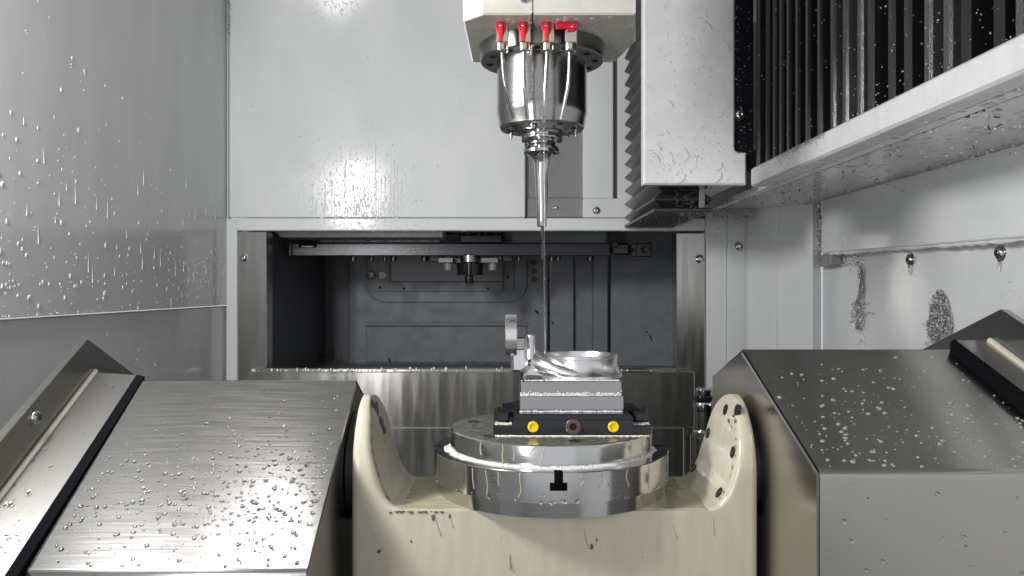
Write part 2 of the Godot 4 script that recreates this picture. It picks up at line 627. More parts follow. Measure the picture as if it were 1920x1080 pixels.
func lamp(at: Vector3, towards: Vector3, size: Vector2, energy: float, label: String) -> void:
	var o := thing("work_lamp", label, "lamp", at)
	o.basis = Basis.looking_at(towards.normalized())
	var g := Geo.new()
	g.box(Vector3(0, 0, 0.02), Vector3(size.x + 0.03, size.y + 0.03, 0.035), 0.006)
	var h := part("lamp_housing", g.mesh(), M["white_paint"], o)
	g = Geo.new()
	g.box(Vector3(0, 0, 0), Vector3(size.x, size.y, 0.004), 0.001)
	var m := mat("lamp_glow", Color.WHITE, 0.4)
	m.emission_enabled = true
	m.emission = Color(1.0, 0.985, 0.96)
	m.emission_energy_multiplier = 3.0
	part("lamp_lens", g.mesh(), m, o)
	var l := AreaLight3D.new()
	l.name = "lamp_light"
	l.area_size = size
	l.light_energy = energy
	l.light_color = Color(1.0, 0.995, 0.985)
	l.shadow_enabled = true
	l.area_range = 8.0
	l.area_attenuation = 2.0
	l.position = Vector3(0, 0, -0.01)
	o.add_child(l)

# ------------------------------------------------------------------ enclosure
func shell() -> void:
	var st := func(called: String, label: String) -> Node3D: return thing(called, label, "", Vector3.ZERO, "", "structure")
	var o: Node3D = st.call("left_wall", "glossy grey enclosure wall covered in coolant drops")
	var g := Geo.new()
	g.box(Vector3(XL - 0.02, CY + 0.80 - 0.052, -0.95), Vector3(0.04, 1.6, 3.06), 0.001)
	part("upper_panel", g, M["wall_paint_left"], o)
	g = Geo.new()
	g.box(Vector3(XL - 0.028, CY - 0.55, -0.95), Vector3(0.04, 0.99, 3.06), 0.003)
	part("lower_panel", g, M["wall_paint_left"], o)
	o = st.call("ceiling", "grey sheet roof of the enclosure")
	g = Geo.new()
	g.box(Vector3(0, CY + 1.62, -1.1), Vector3(2.4, 0.04, 3.4))
	part("roof_sheet", g, M["wall_paint_left"], o)
	o = st.call("machine_floor", "dark bed under the trunnion")
	g = Geo.new()
	g.box(Vector3(0, -0.02, -1.2), Vector3(3.0, 0.04, 5.6))
	part("bed", g, M["floor_dark"], o)

func back_sheets() -> void:
	var o := thing("back_wall", "painted sheet wall at the back of the enclosure", "", Vector3.ZERO, "", "structure")
	part("wall_sheet", slab(424, -460, 428, 412, WALL + 0.006, 0.03), M["wall_paint"], o)
	part("corner_post", slab(424, 410, 445, 1400, WALL, 0.05), M["wall_paint"], o)
	var q := part("wide_panel", slab(429, -460, 985, 408, WALL, 0.03, 0.003), M["wall_paint"], o)
	q.set_meta("label", "wide glossy pale grey panel left of the spindle with bright lamp reflections")
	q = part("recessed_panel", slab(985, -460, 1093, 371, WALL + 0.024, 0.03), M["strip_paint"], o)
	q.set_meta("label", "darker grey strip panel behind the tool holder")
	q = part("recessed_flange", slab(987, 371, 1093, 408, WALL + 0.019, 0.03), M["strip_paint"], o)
	part("narrow_panel", slab(1093, -460, 1150, 372, WALL, 0.04), M["wall_paint"], o)
	part("bottom_flange", slab(1093, 372, 1206, 408, WALL - 0.004, 0.04), M["wall_paint"], o)
	part("channel", slab(1148, -460, 1160, 392, WALL + 0.03, 0.02), M["strip_paint"], o)
	part("side_panel", slab(1158, -460, 1330, 391, WALL + 0.01, 0.04), M["wall_paint"], o)
	part("corner_panel", slab(1322, 391, 1363, 1400, WALL + 0.003, 0.04), M["wall_paint"], o)
	part("corner_panel", slab(1363.6, 391, 1398, 1400, WALL + 0.003, 0.04), M["wall_paint"], o)
	part("corner_panel", slab(1398.6, 391, 1420, 1400, WALL, 0.04), M["wall_paint"], o)
	part("upper_corner_panel", slab(1330, -460, 1420, 391, WALL + 0.003, 0.04), M["wall_paint"], o)
	q = part("lintel", slab(442, 409, 1322, 432.5, WALL - 0.012, 0.05, 0.003), M["wall_paint"], o)
	screw(o, P(1043, 390, WALL + 0.018), Vector3.BACK, 0.008)
	screw(o, P(1118, 395, WALL - 0.004), Vector3.BACK, 0.010)
	screw(o, P(1384, 462, WALL + 0.002), Vector3.BACK, 0.0115)
	var g := Geo.new()
	disc(g, P(1408, 463, WALL - 0.001), Vector3.BACK, 0.012, 0.004)
	part("plug", g, M["wall_paint"], o)
	# jambs of the tool changer opening
	o = thing("door_jamb", "brushed steel jamb with one screw left of the dark tool changer opening", "door jamb", P(472, 700, WALL), "steel jambs of the opening")
	part("jamb_sheet", slab(446, 434, 500, 1300, WALL - 0.006, 0.06, 0.002), M["sill_steel"], o)
	screw(o, P(457, 484, WALL - 0.006), Vector3.BACK, 0.0105)
	o = thing("door_jamb", "dull brown-grey steel jamb with one screw right of the dark tool changer opening", "door jamb", P(1295, 700, WALL), "steel jambs of the opening")
	part("jamb_sheet", slab(1268, 437, 1322, 1300, WALL - 0.006, 0.06, 0.002), M["sill_steel"], o)
	screw(o, P(1311, 486, WALL - 0.006), Vector3.BACK, 0.0125)

const PB := 3.2           # depth of the recess behind the opening
func rounded_rect(x0: float, y0: float, x1: float, y1: float, r: float, bottom_only := false) -> PackedVector2Array:
	var o := PackedVector2Array()
	for c in [[x1 - r, y0 + r, -PI / 2], [x1 - r, y1 - r, 0.0], [x0 + r, y1 - r, PI / 2], [x0 + r, y0 + r, PI]]:
		for i in 7:
			var t: float = c[2] + PI / 2 * i / 6
			o.append(Vector2(c[0] + r * cos(t), c[1] + r * sin(t)))
	return o

func flat_poly(pts: Array, d: float) -> PackedVector2Array:          # picture points -> metres in the plane at depth d
	var o := PackedVector2Array()
	for p in pts:
		var w := P(p[0], p[1], d)
		o.append(Vector2(w.x, w.y))
	return o

func pocket() -> void:
	var o := thing("recess", "dark grey tool changer recess behind the opening", "", Vector3.ZERO, "", "structure")
	var pp: Material = M["pocket_paint"]
	var g := Geo.new()
	var a := P(500, 690, WALL)
	var fl := CY - 0.245
	g.box(Vector3(-0.16, fl - 0.080, -(WALL + 0.55)), Vector3(1.7, 0.04, 1.1))
	var q := part("recess_floor", g, pp, o)
	g = Geo.new()
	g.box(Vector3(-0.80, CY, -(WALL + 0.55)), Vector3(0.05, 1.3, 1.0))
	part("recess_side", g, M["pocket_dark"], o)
	g = Geo.new()
	g.box(Vector3(0.69, CY, -(WALL + 0.55)), Vector3(0.05, 1.3, 1.0))
	part("recess_side", g, pp, o)
	g = Geo.new()
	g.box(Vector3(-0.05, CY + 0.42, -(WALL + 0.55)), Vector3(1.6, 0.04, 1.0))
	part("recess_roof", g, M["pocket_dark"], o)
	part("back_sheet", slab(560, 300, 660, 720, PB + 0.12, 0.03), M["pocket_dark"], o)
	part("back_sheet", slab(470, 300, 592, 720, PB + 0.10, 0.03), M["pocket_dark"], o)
	# central casting with a rounded left edge
	g = Geo.new()
	var r := 0.05
	var xl := P(648, 0, PB).x
	var xr := P(1026, 0, PB).x
	var y0 := P(0, 684, PB).y
	var y1 := CY + 0.4
	for i in 8:
		var t0 := PI / 2 * i / 8
		var t1 := PI / 2 * (i + 1) / 8
		var n0 := Vector3(-cos(t0), 0, sin(t0))
		var n1 := Vector3(-cos(t1), 0, sin(t1))
		var c := Vector3(xl + r, 0, -PB - r)
		g.squad(c + n0 * r + Vector3(0, y0, 0), c + n1 * r + Vector3(0, y0, 0), c + n1 * r + Vector3(0, y1, 0), c + n0 * r + Vector3(0, y1, 0), n0, n1, n1, n0)
	g.quad(Vector3(xl + r, y0, -PB), Vector3(xr, y0, -PB), Vector3(xr, y1, -PB), Vector3(xl + r, y1, -PB))
	g.quad(Vector3(xl, y0, -PB - 0.2), Vector3(xl, y0, -PB - r), Vector3(xl, y1, -PB - r), Vector3(xl, y1, -PB - 0.2))
	part("centre_casting", g, pp, o)
	part("right_casting", slab(1032, 300, 1076, 690, PB, 0.1, 0.004), pp, o)
	part("right_casting", slab(1075, 300, 1113, 690, PB + 0.03, 0.1), pp, o)
	part("right_casting", slab(1112, 300, 1140, 690, PB - 0.01, 0.1, 0.004), pp, o)
	part("groove", slab(1020, 300, 1150, 690, PB + 0.06, 0.05), M["pocket_dark"], o)
	q = part("side_door", slab(1146, 300, 1420, 720, PB - 0.06, 0.03, 0.003), pp, o)
	# raised rounded cover with a window
	g = Geo.new()
	var d := PB - 0.014
	g.prism(rounded_rect(P(686, 0, d).x, P(0, 567, d).y, P(989, 0, d).x, CY + 0.35, 0.075), 0.02, Transform3D(Basis(), Vector3(0, 0, -d)), 0.004)
	var cover := part("rounded_cover", g, pp, o)
	part("window_sheet", slab(733, 430, 943, 528, d - 0.004, 0.006), M["pocket_sheet"], cover)
	part("window_rail", slab(730, 528, 944, 546, d - 0.012, 0.016, 0.002), pp, cover)
	part("window_rail", slab(944.5, 430, 964, 546, d - 0.010, 0.014, 0.002), pp, cover)
	part("window_rail", slab(690, 430, 731, 546, d - 0.006, 0.010, 0.002), pp, cover)
	for c in [[757, 541], [915, 541], [952, 520], [712, 539]]:
		g = Geo.new()
		disc(g, P(c[0], c[1], d - 0.0125), Vector3.BACK, 0.005, 0.002)
		part("rail_bolt", g, M["hole"], cover)
	g = Geo.new()
	g.lathe(PackedVector2Array([Vector2(0.017, 0), Vector2(0.017, 0.012), Vector2(0.011, 0.018), Vector2(0.008, 0.018), Vector2(0.008, 0.010), Vector2(0.004, 0.010), Vector2(0.004, 0.02), Vector2(0, 0.02)]), 18, Transform3D(frame(Vector3.BACK), P(697, 516, d - 0.006)))
	part("latch_ring", g, M["pad_grey"], cover)
	g = Geo.new()
	g.prism(flat_poly([[709, 509], [719, 509], [727, 516], [719, 523], [709, 523]], d - 0.02), 0.014, Transform3D(Basis(), Vector3(0, 0, -d + 0.02)), 0.003)
	part("latch_tongue", g, M["white_plastic"], cover)
	# lower recessed panel: frame strips
	part("lower_panel", slab(686, 612, 988, 680, PB - 0.006, 0.01, 0.003), pp, o)
	part("lower_panel_rail", slab(684, 604, 990, 611, PB - 0.012, 0.014, 0.003), pp, o)
	for y in [492, 509, 524]:
		g = Geo.new()
		g.lathe(PackedVector2Array([Vector2(0.0125, 0), Vector2(0.0125, 0.006), Vector2(0.009, 0.006), Vector2(0.009, 0.001), Vector2(0, 0.001)]), 18, Transform3D(frame(Vector3.BACK), P(1001, y, PB)))
		part("round_plug", g, M["black"], o)
	for c in [[1030, 525], [1030, 587], [1030, 652]]:
		g = Geo.new()
		disc(g, P(c[0], c[1], PB + 0.058), Vector3.BACK, 0.006, 0.004)
		part("groove_bolt", g, M["hole"], o)
	# dark stains on the sheets
	g = Geo.new()
	for c in [[1006, 585, 0.006, 4.0, 0.5], [1036, 606, 0.005, 3.0, 0.0], [601, 665, 0.007, 4.0, 0.3], [624, 660, 0.005, 6.0, 0.0], [730, 676, 0.006, 3.0, 0.3]]:
		blotch(g, P(c[0], c[1], PB - 0.02), Vector3.BACK, c[2] * 0.6, c[3], c[4])
	for c in [[1212, 622, 0.004, 1.0, 0.0], [1221, 634, 0.003, 6.0, 0.4], [1206, 640, 0.002, 2.0, 0.4]]:
		blotch(g, P(c[0], c[1], PB - 0.062), Vector3.BACK, c[2], c[3], c[4])
	part("stain", g, M["hole"], o).set_meta("kind", "stuff")
	var tl := []
	for i in 240:
		tl.append(chip_at(P(rng.randf_range(600, 985), 683 - absf(rng.randfn(0, 2.2)), PB - 0.03), rng.randf_range(0.004, 0.011)))
	scatter("dark_swarf", "line of dark chips lying along the back of the recess floor", "swarf", chip_meshes[1], M["grime"], tl)

func changer_arm() -> void:
	var d := 2.66
	var o := thing("tool_changer_arm", "long blued steel tool changer arm spanning the dark opening", "tool changer", P(882, 470, d + 0.06))
	var bs: Material = M["blued_steel"]
	var g := Geo.new()
	g.prism(flat_poly([[547, 456], [561, 456], [561, 463], [592, 463], [592, 456], [1144, 456], [1144, 480], [547, 480]], d), 0.11, Transform3D(Basis(), Vector3(0, 0, -d)), 0.003)
	part("arm_beam", g, bs, o)
	part("end_cap", slab(540, 455, 547.5, 481, d + 0.004, 0.10, 0.003), M["black"], o)
	part("white_pad", slab(565, 461, 587, 466, d + 0.004, 0.02, 0.001), M["white_plastic"], o)
	# fork at the right end
	g = Geo.new()
	g.box(P(1160, 468, d + 0.06), Vector3(0.06, 0.040, 0.10), 0.006)
	g.box(P(1180, 475, d + 0.08), Vector3(0.06, 0.016, 0.06), 0.004)
	part("gripper_root", g, M["black_gloss"], o)
	g = Geo.new()
	g.prism(flat_poly([[1186, 459], [1192, 456], [1222, 455], [1222, 481], [1190, 482], [1184, 478]], d + 0.02), 0.09, Transform3D(Basis(), Vector3(0, 0, -d - 0.02)), 0.004)
	part("gripper_finger", g, M["black_gloss"], o)
	for c in [[1152, 459], [1187, 463], [1187, 476], [1210, 468]]:
		g = Geo.new()
		g.lathe(PackedVector2Array([Vector2(0.011, 0), Vector2(0.011, 0.016), Vector2(0.008, 0.02), Vector2(0, 0.02)]), 16, Transform3D(frame(Vector3.BACK), P(c[0], c[1], d + 0.012)))
		part("gripper_pin", g, M["dark_steel"], o)
	# hub above
	part("hub_block", slab(862, 440, 942, 456, d + 0.01, 0.12, 0.004), bs, o)
	part("hub_block", slab(835, 420, 942, 439.5, d + 0.03, 0.12, 0.004), M["black"], o)
	for x in [878, 898, 910, 930]:
		put("bolt", bolt_mesh, M["dark_steel"], o, Transform3D(Basis().scaled(Vector3(0.008, 0.008, 0.008)), P(x, 434, d + 0.02)))
	# underside: bolts, hub, pads
	for c in [[663, 1.5], [697, 0.9], [722, 0.8], [738, 1.5], [796, 1.4], [826, 0.8], [853, 0.9], [921, 0.9], [938, 1.2], [973, 1.1], [1035, 1.4], [1047, 1.0], [1107, 1.5]]:
		var s: float = 0.0075 * c[1]
		put("bolt", bolt_mesh, M["dark_steel"], o, Transform3D(Basis().scaled(Vector3(s, 0.012, s)), P(c[0], 480, d + 0.035)))
	g = Geo.new()
	var c0 := P(881, 480, d + 0.05)
	var k := (d + 0.05) / F
	g.lathe(PackedVector2Array([Vector2(0, -36 * k), Vector2(24 * k, -36 * k), Vector2(25 * k, -15 * k), Vector2(18 * k, -14.5 * k), Vector2(18 * k, -2 * k), Vector2(24 * k, -1 * k), Vector2(24 * k, 0)]), 28, Transform3D(Basis(), c0))
	part("hub_housing", g, M["black_gloss"], o)
	g = Geo.new()
	g.lathe(PackedVector2Array([Vector2(0, -52 * k), Vector2(7 * k, -52 * k), Vector2(8 * k, -50 * k), Vector2(8 * k, -38 * k), Vector2(5 * k, -36 * k), Vector2(5 * k, -10 * k), Vector2(9 * k, -9 * k), Vector2(9 * k, 2 * k)]), 24, Transform3D(Basis(), c0 + Vector3(0, 0, 0.045)))
	part("hub_pin", g, M["dark_steel"], o)
	g = Geo.new()
	g.lathe(PackedVector2Array([Vector2(0, -13 * k), Vector2(16 * k, -13 * k), Vector2(17 * k, -12 * k), Vector2(17 * k, 0)]), 24, Transform3D(Basis(), c0 + Vector3(0, 0, 0.032)))
	part("hub_collar", g, M["spindle_steel"], o)
	for c in [[800, 858, 486, 0.0], [905, 962, 486, 0.02], [852, 912, 490, 0.03]]:
		g = Geo.new()
		g.box(P((c[0] + c[1]) / 2.0, c[2] - 1.0, d + 0.075 - c[3]), Vector3((c[1] - c[0]) * k, 11 * k, 0.03), 0.003)
		part("hub_bracket", g, M["black"], o)
	for c in [[823, 850, 840], [903, 934, 924]]:
		g = Geo.new()
		g.box(P((c[0] + c[1]) / 2.0, 488.5, d + 0.02), Vector3((c[1] - c[0]) * k, 9 * k, 0.05), 0.002)
		g.lathe(PackedVector2Array([Vector2(0, -14 * k), Vector2(7.5 * k, -14 * k), Vector2(8.2 * k, -13 * k), Vector2(8.2 * k, 0)]), 20, Transform3D(Basis(), P(c[2], 493, d + 0.02)))
		part("key_pad", g, M["pad_grey"], o)
	# cream cover above the arm
	g = Geo.new()
	d = 2.58
	g.prism(flat_poly([[505, 425], [830, 425], [830, 445], [526, 445], [511, 432]], d), 0.18, Transform3D(Basis(), Vector3(0, 0, -d)), 0.003)
	tag(part("cover_plate", g, M["cream_paint"]), "cream cover plate under the lintel above the left half of the arm", "cover plate")
	o = thing("guide_rail", "thin grey rail between the cream plate and the arm", "rail", P(760, 450, 2.72))
	part("rail_bar", slab(600, 444, 824, 455, 2.74, 0.03, 0.002), M["pad_grey"], o)
	for x in [690, 722, 780, 810]:
		g = Geo.new()
		disc(g, P(x, 450, 2.739), Vector3.BACK, 0.005, 0.003)
		part("rail_bolt", g, M["hole"], o)
	tag(part("motor_box", slab(945, 405, 1138, 456, 2.80, 0.2, 0.004), M["pocket_paint"]), "dim grey box above the arm right of its hub", "motor box")

func sills() -> void:
	var o := thing("sill_sheet", "upper polished steel sill under the opening with two domed bolts", "sill", P(880, 800, WALL - 0.02))
	var sc := P(884, 748, WALL - 0.035)
	var sg := Geo.new()
	sg.box(sc, Vector3(822 * WALL / F, 103 * WALL / F, 0.03), 0.003, Basis())
	part("sheet", sg, M["sill_steel"], o)
	part("sill_top", slab(470, 691, 1268, 699, WALL - 0.026, 0.04, 0.003), M["sill_steel"], o)
	for y in [729, 777]:
		screw(o, P(1244, y, WALL - 0.03), Vector3.BACK, 0.0125)
	o = thing("sill_sheet", "lower steel sill sheet stepping forward behind the rotary table", "sill", P(990, 900, WALL - 0.05))
	part("sheet", slab(473, 801, 1283, 1400, WALL - 0.055, 0.03, 0.004), M["sill_steel"], o)
	part("side_return", slab(1283, 815, 1296, 1400, WALL - 0.04, 0.03, 0.003), M["steel_right"], o)

func right_side() -> void:
	# slanted corner panels and the right wall
	var o := thing("right_wall", "grey painted wall on the right with chips stuck to it", "", Vector3.ZERO, "", "structure")
	var c0 := Vector2(P(1419, 0, WALL).x, -WALL)
	var c1 := Vector2(XR, -2.245)
	var prev := c0
	for k in 2:
		var nx := c0.lerp(c1, 0.47 if k == 0 else 1.0)
		var g := Geo.new()
		var dirv := (nx - prev).normalized()
		var c := (prev + nx) / 2
		var nn := Vector2(dirv.y, -dirv.x)
		g.box(Vector3(c.x + -nn.x * 0.0, CY - 0.2, c.y) + Vector3(dirv.y, 0, -dirv.x) * -0.02, Vector3((nx - prev).length() - 0.001, 2.0, 0.04), 0.002, Basis(Vector3.UP, -dirv.angle()))
		part("corner_panel", g, M["wall_paint"], o)
		prev = nx
	var cuts := [2.245, 1.985, 1.866, 1.2, 0.3, -0.55]
	for k in cuts.size() - 1:
		var g := Geo.new()
		g.box(Vector3(XR + 0.02 + 0.003 * (k % 2), CY - 0.2, -(cuts[k] + cuts[k + 1]) / 2), Vector3(0.04, 2.0, cuts[k] - cuts[k + 1] - 0.0008), 0.002)
		part("wall_panel", g, M["wall_paint"], o)
	var g := Geo.new()
	g.box(Vector3(1.05, CY + 0.9, -0.95), Vector3(0.04, 1.5, 3.0))
	part("upper_side", g, M["wall_paint_left"], o)
	var n2 := Vector3((c1 - c0).y, 0, -(c1 - c0).x).normalized()
	if n2.z < 0:
		n2 = -n2
	screw(o, on_plane(1465, 500, Vector3(c0.x, 0, c0.y), n2), n2, 0.011)
	for c in [[1708, 487], [1877, 474]]:
		var at := on_x(c[0], c[1], XR)
		screw(o, at, Vector3.LEFT, 0.0125)
		g = Geo.new()
		g.tube(PackedVector3Array([at + Vector3(-0.002, -0.01, 0), at + Vector3(-0.003, -0.026, 0), at + Vector3(-0.002, -0.034, 0)]), PackedFloat32Array([0.0035, 0.003, 0.0008]), 8)
		part("coolant_run", g, M["water"], o)
	g = Geo.new()
	disc(g, on_x(1501, 628, 0.83), Vector3(-0.85, 0, 0.5), 0.006, 0.003)
	# cover plate that stands proud of the wall
	o = thing("wall_cover", "wide grey cover box along the upper right wall with a ragged wet lower edge", "cover", Vector3(XC, CY + 0.1, -1.5))
	g = Geo.new()
	var z0 := -2.147
	var z1 := -0.35
	var pts := [Vector2(-z0, CY + 0.236), Vector2(-z1, CY + 0.236), Vector2(-z1, CY + 0.07), Vector2(-z0, CY + 0.093)]
	var pl := PackedVector2Array(pts)
	# local x = depth, local y = up, local z = towards the left
	g.prism(pl, 0.045, Transform3D(Basis(Vector3(0, 0, -1), Vector3.UP, Vector3(1, 0, 0) * -1.0), Vector3(XC, 0, 0)), 0.003)
	part("cover_box", g, M["wall_paint"], o)
	g = Geo.new()
	disc(g, on_x(1578, 450, XC - 0.002), Vector3.LEFT, 0.014, 0.003)
	part("plug", g, M["wall_paint"], o)
	g = Geo.new()
	g.box(on_x(1552, 488, XR - 0.02) , Vector3(0.03, 0.030, 0.11), 0.002)
	part("foot_block", g, M["pad_grey"], o)
	# ragged lip of dried coolant
	g = Geo.new()
	var lip := PackedVector3Array()
	var lr := PackedFloat32Array()
	for i in 140:
		var t := i / 139.0
		lip.append(Vector3(XC + 0.012, CY + lerpf(0.093, 0.074, t) - 0.001, lerpf(-2.12, -0.6, t)))
		lr.append(0.0035 + 0.004 * absf(sin(i * 0.55 + sin(i * 0.21) * 2.0)) + 0.001 * rng.randf())
	g.tube(lip, lr, 7)
	part("wet_lip", g, M["white_paint"], o)
	# beam with its underside
	o = thing("beam", "white horizontal beam on the right carrying the black pleated cover", "beam", Vector3(XB, CY + 0.25, -1.2))
	g = Geo.new()
	g.box(Vector3(XB + 0.02, CY + 0.2495, -0.98), Vector3(0.04, 0.043, 1.66), 0.004)
	part("beam_front", g, M["beam_paint"], o)
	g = Geo.new()
	g.box(Vector3((XB + 0.045 + 0.611) / 2, CY + 0.238, -1.32), Vector3(0.611 - XB - 0.045, 0.014, 2.1), 0.002)
	part("bottom_plate", g, M["white_paint"], o)
	g = Geo.new()
	g.box(Vector3((0.624 + 0.872) / 2, CY + 0.243, -1.32), Vector3(0.872 - 0.624, 0.014, 2.1), 0.002)
	part("bottom_plate", g, M["wall_paint"], o)
	g = Geo.new()
	g.box(Vector3(0.6175, CY + 0.2455, -1.32), Vector3(0.016, 0.01, 2.1), 0.001)
	part("joint_seal", g, M["rubber"], o)
	g = Geo.new()
	g.box(Vector3(0.46, CY + 0.262, -2.13), Vector3(0.16, 0.03, 0.44), 0.003)
	part("beam_back", g, M["wall_paint"], o)
	# pleated side cover
	o = thing("side_bellows", "black way cover of upright pleats above the white beam", "bellows", Vector3(XB, CY + 0.27, -1.2))
	var z := -1.80
	var top := CY + 1.3
	var bot := CY + 0.272
	g = Geo.new()
	var pitch := 0.052
	g.prism(PackedVector2Array([Vector2(0, -0.010), Vector2(0.004, -0.012), Vector2(0.004, 0.012), Vector2(0, 0.010), Vector2(0.045, 0.024), Vector2(0.045, -0.024)]), top - bot, Transform3D(Basis(Vector3(1, 0, 0), Vector3(0, 0, -1), Vector3(0, 1, 0)), Vector3(0, top - bot, 0)))
	g = Geo.new()
	g.prism(PackedVector2Array([Vector2(0.12, -0.011), Vector2(0.004, -0.009), Vector2(0, -0.006), Vector2(0, 0.006), Vector2(0.004, 0.009), Vector2(0.12, 0.011)]), top - bot, Transform3D(Basis(Vector3(1, 0, 0), Vector3(0, 0, -1), Vector3(0, 1, 0)), Vector3(0, top - bot, 0)))
	var pm := g.mesh()
	while z < -0.62:
		var lean := rng.randf_range(-0.005, 0.005)
		put("pleat", pm, M["bellows_wet"] if rng.randf() < 0.42 else M["bellows"], o, Transform3D(Basis(Vector3(1, 0, 0), Vector3(0, 1, rng.randf_range(-0.004, 0.004)), Vector3(0, 0, 1)), Vector3(XB + 0.012 + lean, bot, z + rng.randf_range(-0.004, 0.004))))
		z += pitch

func column() -> void:
	# pleated cover behind the white panel, pleats lie flat
	var o := thing("column_bellows", "black pleated cover with flat folds and oily chips behind the white panel", "bellows", Vector3(0.41, CY + 0.18, -2.18))
	var x0 := 0.343
	var x1 := 0.485
	var za := -1.93
	var zb := -2.44
	var rect := func(ins: float, y: float) -> PackedVector3Array:
		return PackedVector3Array([Vector3(x0 + ins, y, za - ins), Vector3(x1 - ins, y, za - ins), Vector3(x1 - ins, y, zb + ins), Vector3(x0 + ins, y, zb + ins)])
	var g := Geo.new()
	var pitch := 0.0405
	var rings := [rect.call(0.022, 0.0), rect.call(0.001, pitch * 0.42), rect.call(0.0, pitch * 0.5), rect.call(0.022, pitch)]
	for i in 3:
		for s in 4:
			var q := (s + 1) % 4
			g.oquad(rings[i][s], rings[i][q], rings[i + 1][q], rings[i + 1][s], Vector3((x0 + x1) / 2, pitch / 2, (za + zb) / 2))
	var dm: Material = M["bellows_dusty"]
	var pm := g.mesh()
	for k in 22:
		put("pleat", pm, M["bellows"] if k > 5 else dm, o, Transform3D(Basis(), Vector3(0, CY + 0.195 + pitch * k, 0)))
	g = Geo.new()
	g.box(Vector3((x0 + x1) / 2, CY + 0.188, (za + zb) / 2), Vector3(x1 - x0, 0.010, za - zb), 0.002)
	part("bottom_plate", g, dm, o)
	g = Geo.new()
	g.box(Vector3(x1 - 0.028, CY + 0.235, za + 0.004), Vector3(0.014, 0.085, 0.006), 0.001)
	part("end_strip", g, M["steel_matt"], o)
	# white cover panel with its notch
	o = thing("way_guard", "tall white sheet panel hanging before the black folds, chips on its face", "panel", P(1300, 345, 1.86))
	var d := 1.86
	g = Geo.new()
	g.prism(flat_poly([[1206, 346], [1206, -420], [1378, -420], [1378, 276], [1380, 282], [1386, 286], [1400, 286], [1400, 346]], d), 0.03, Transform3D(Basis(), Vector3(0, 0, -d)), 0.004)
	part("panel_sheet", g, M["white_paint"], o)
	o = thing("end_plate", "narrow black end plate with one domed screw beside the upright pleats", "plate", P(1395, 285, 1.85))
	g = Geo.new()
	g.prism(flat_poly([[1378.5, 284], [1378.5, -420], [1413, -420], [1413, 284]], 1.872), 0.006, Transform3D(Basis(), Vector3(0, 0, -1.872)), 0.001)
	part("plate_sheet", g, M["black_gloss"], o)
	screw(o, P(1387, 216, 1.87), Vector3.BACK, 0.011)
	g = Geo.new()
	g.box(P(1407, 303, 1.90), Vector3(0.02, 0.05, 0.03), 0.002)
	tag(part("stop_block", g, M["dark_steel"]), "small dark block in the gap between white panel and beam end", "block")

# ------------------------------------------------------------------ trunnion
func side_prism(pts: Array, x_face: float, thick: float, facing_right: bool, bev := 0.003) -> Geo:
	# pts are (depth, height relative to the lens); plate in a plane x = const
	var pl := PackedVector2Array()
	for p in pts:
		pl.append(Vector2(p[0], CY + p[1]))
	var g := Geo.new()
	if facing_right:
		g.prism(pl, thick, Transform3D(Basis(Vector3(0, 0, -1), Vector3.UP, Vector3(1, 0, 0)), Vector3(x_face, 0, 0)), bev)
	else:
		g.prism(pl, thick, Transform3D(Basis(Vector3(0, 0, -1), Vector3.UP, Vector3(-1, 0, 0)), Vector3(x_face, 0, 0)), bev)
	return g

const LH := [1.31, -0.151, 0.99, -0.351]      # left housing: ridge depth, height; front depth, height
const RH := [1.315, -0.101, 0.985, -0.2255]   # right housing

func sheet_between(a0: Vector3, a1: Vector3, b1: Vector3, b0: Vector3, thick: float) -> Geo:   # a thick four-cornered sheet, corners in order
	var g := Geo.new()
	var nn := (a1 - a0).cross(b0 - a0).normalized()
	if nn.y < 0:
		nn = -nn
	var dn := -nn * thick
	var c := (a0 + a1 + b0 + b1) / 4 + dn / 2
	g.oquad(a0, a1, b1, b0, c)
	g.oquad(a0 + dn, a1 + dn, b1 + dn, b0 + dn, c)
	g.oquad(a0, a1, a1 + dn, a0 + dn, c)
	g.oquad(a1, b1, b1 + dn, a1 + dn, c)
	g.oquad(b1, b0, b0 + dn, b1 + dn, c)
	g.oquad(b0, a0, a0 + dn, b0 + dn, c)
	return g

func soft_sheet(a0: Vector3, a1: Vector3, b1: Vector3, b0: Vector3, thick: float) -> Geo:   # the same, slightly twisted without a crease
	var g := Geo.new()
	var k := 10
	var at := func(i: int, j: int) -> Vector3: return a0.lerp(a1, float(i) / k).lerp(b0.lerp(b1, float(i) / k), float(j) / k)
	var nr := func(i: int, j: int) -> Vector3:
		var du: Vector3 = (a1 - a0).lerp(b1 - b0, float(j) / k)
		var dv: Vector3 = (b0 - a0).lerp(b1 - a1, float(i) / k)
		var c := du.cross(dv).normalized()
		return c if c.y > 0 else -c
	for i in k:
		for j in k:
			g.squad(at.call(i, j), at.call(i + 1, j), at.call(i + 1, j + 1), at.call(i, j + 1), nr.call(i, j), nr.call(i + 1, j), nr.call(i + 1, j + 1), nr.call(i, j + 1))
	var dn := Vector3(0, -thick, 0)
	var c := (a0 + a1 + b0 + b1) / 4 + dn / 2
	g.oquad(a0 + dn, a1 + dn, b1 + dn, b0 + dn, c)
	g.oquad(a0, a1, a1 + dn, a0 + dn, c)
	g.oquad(a1, b1, b1 + dn, a1 + dn, c)
	g.oquad(b1, b0, b0 + dn, b1 + dn, c)
	g.oquad(b0, a0, a0 + dn, b0 + dn, c)
	return g

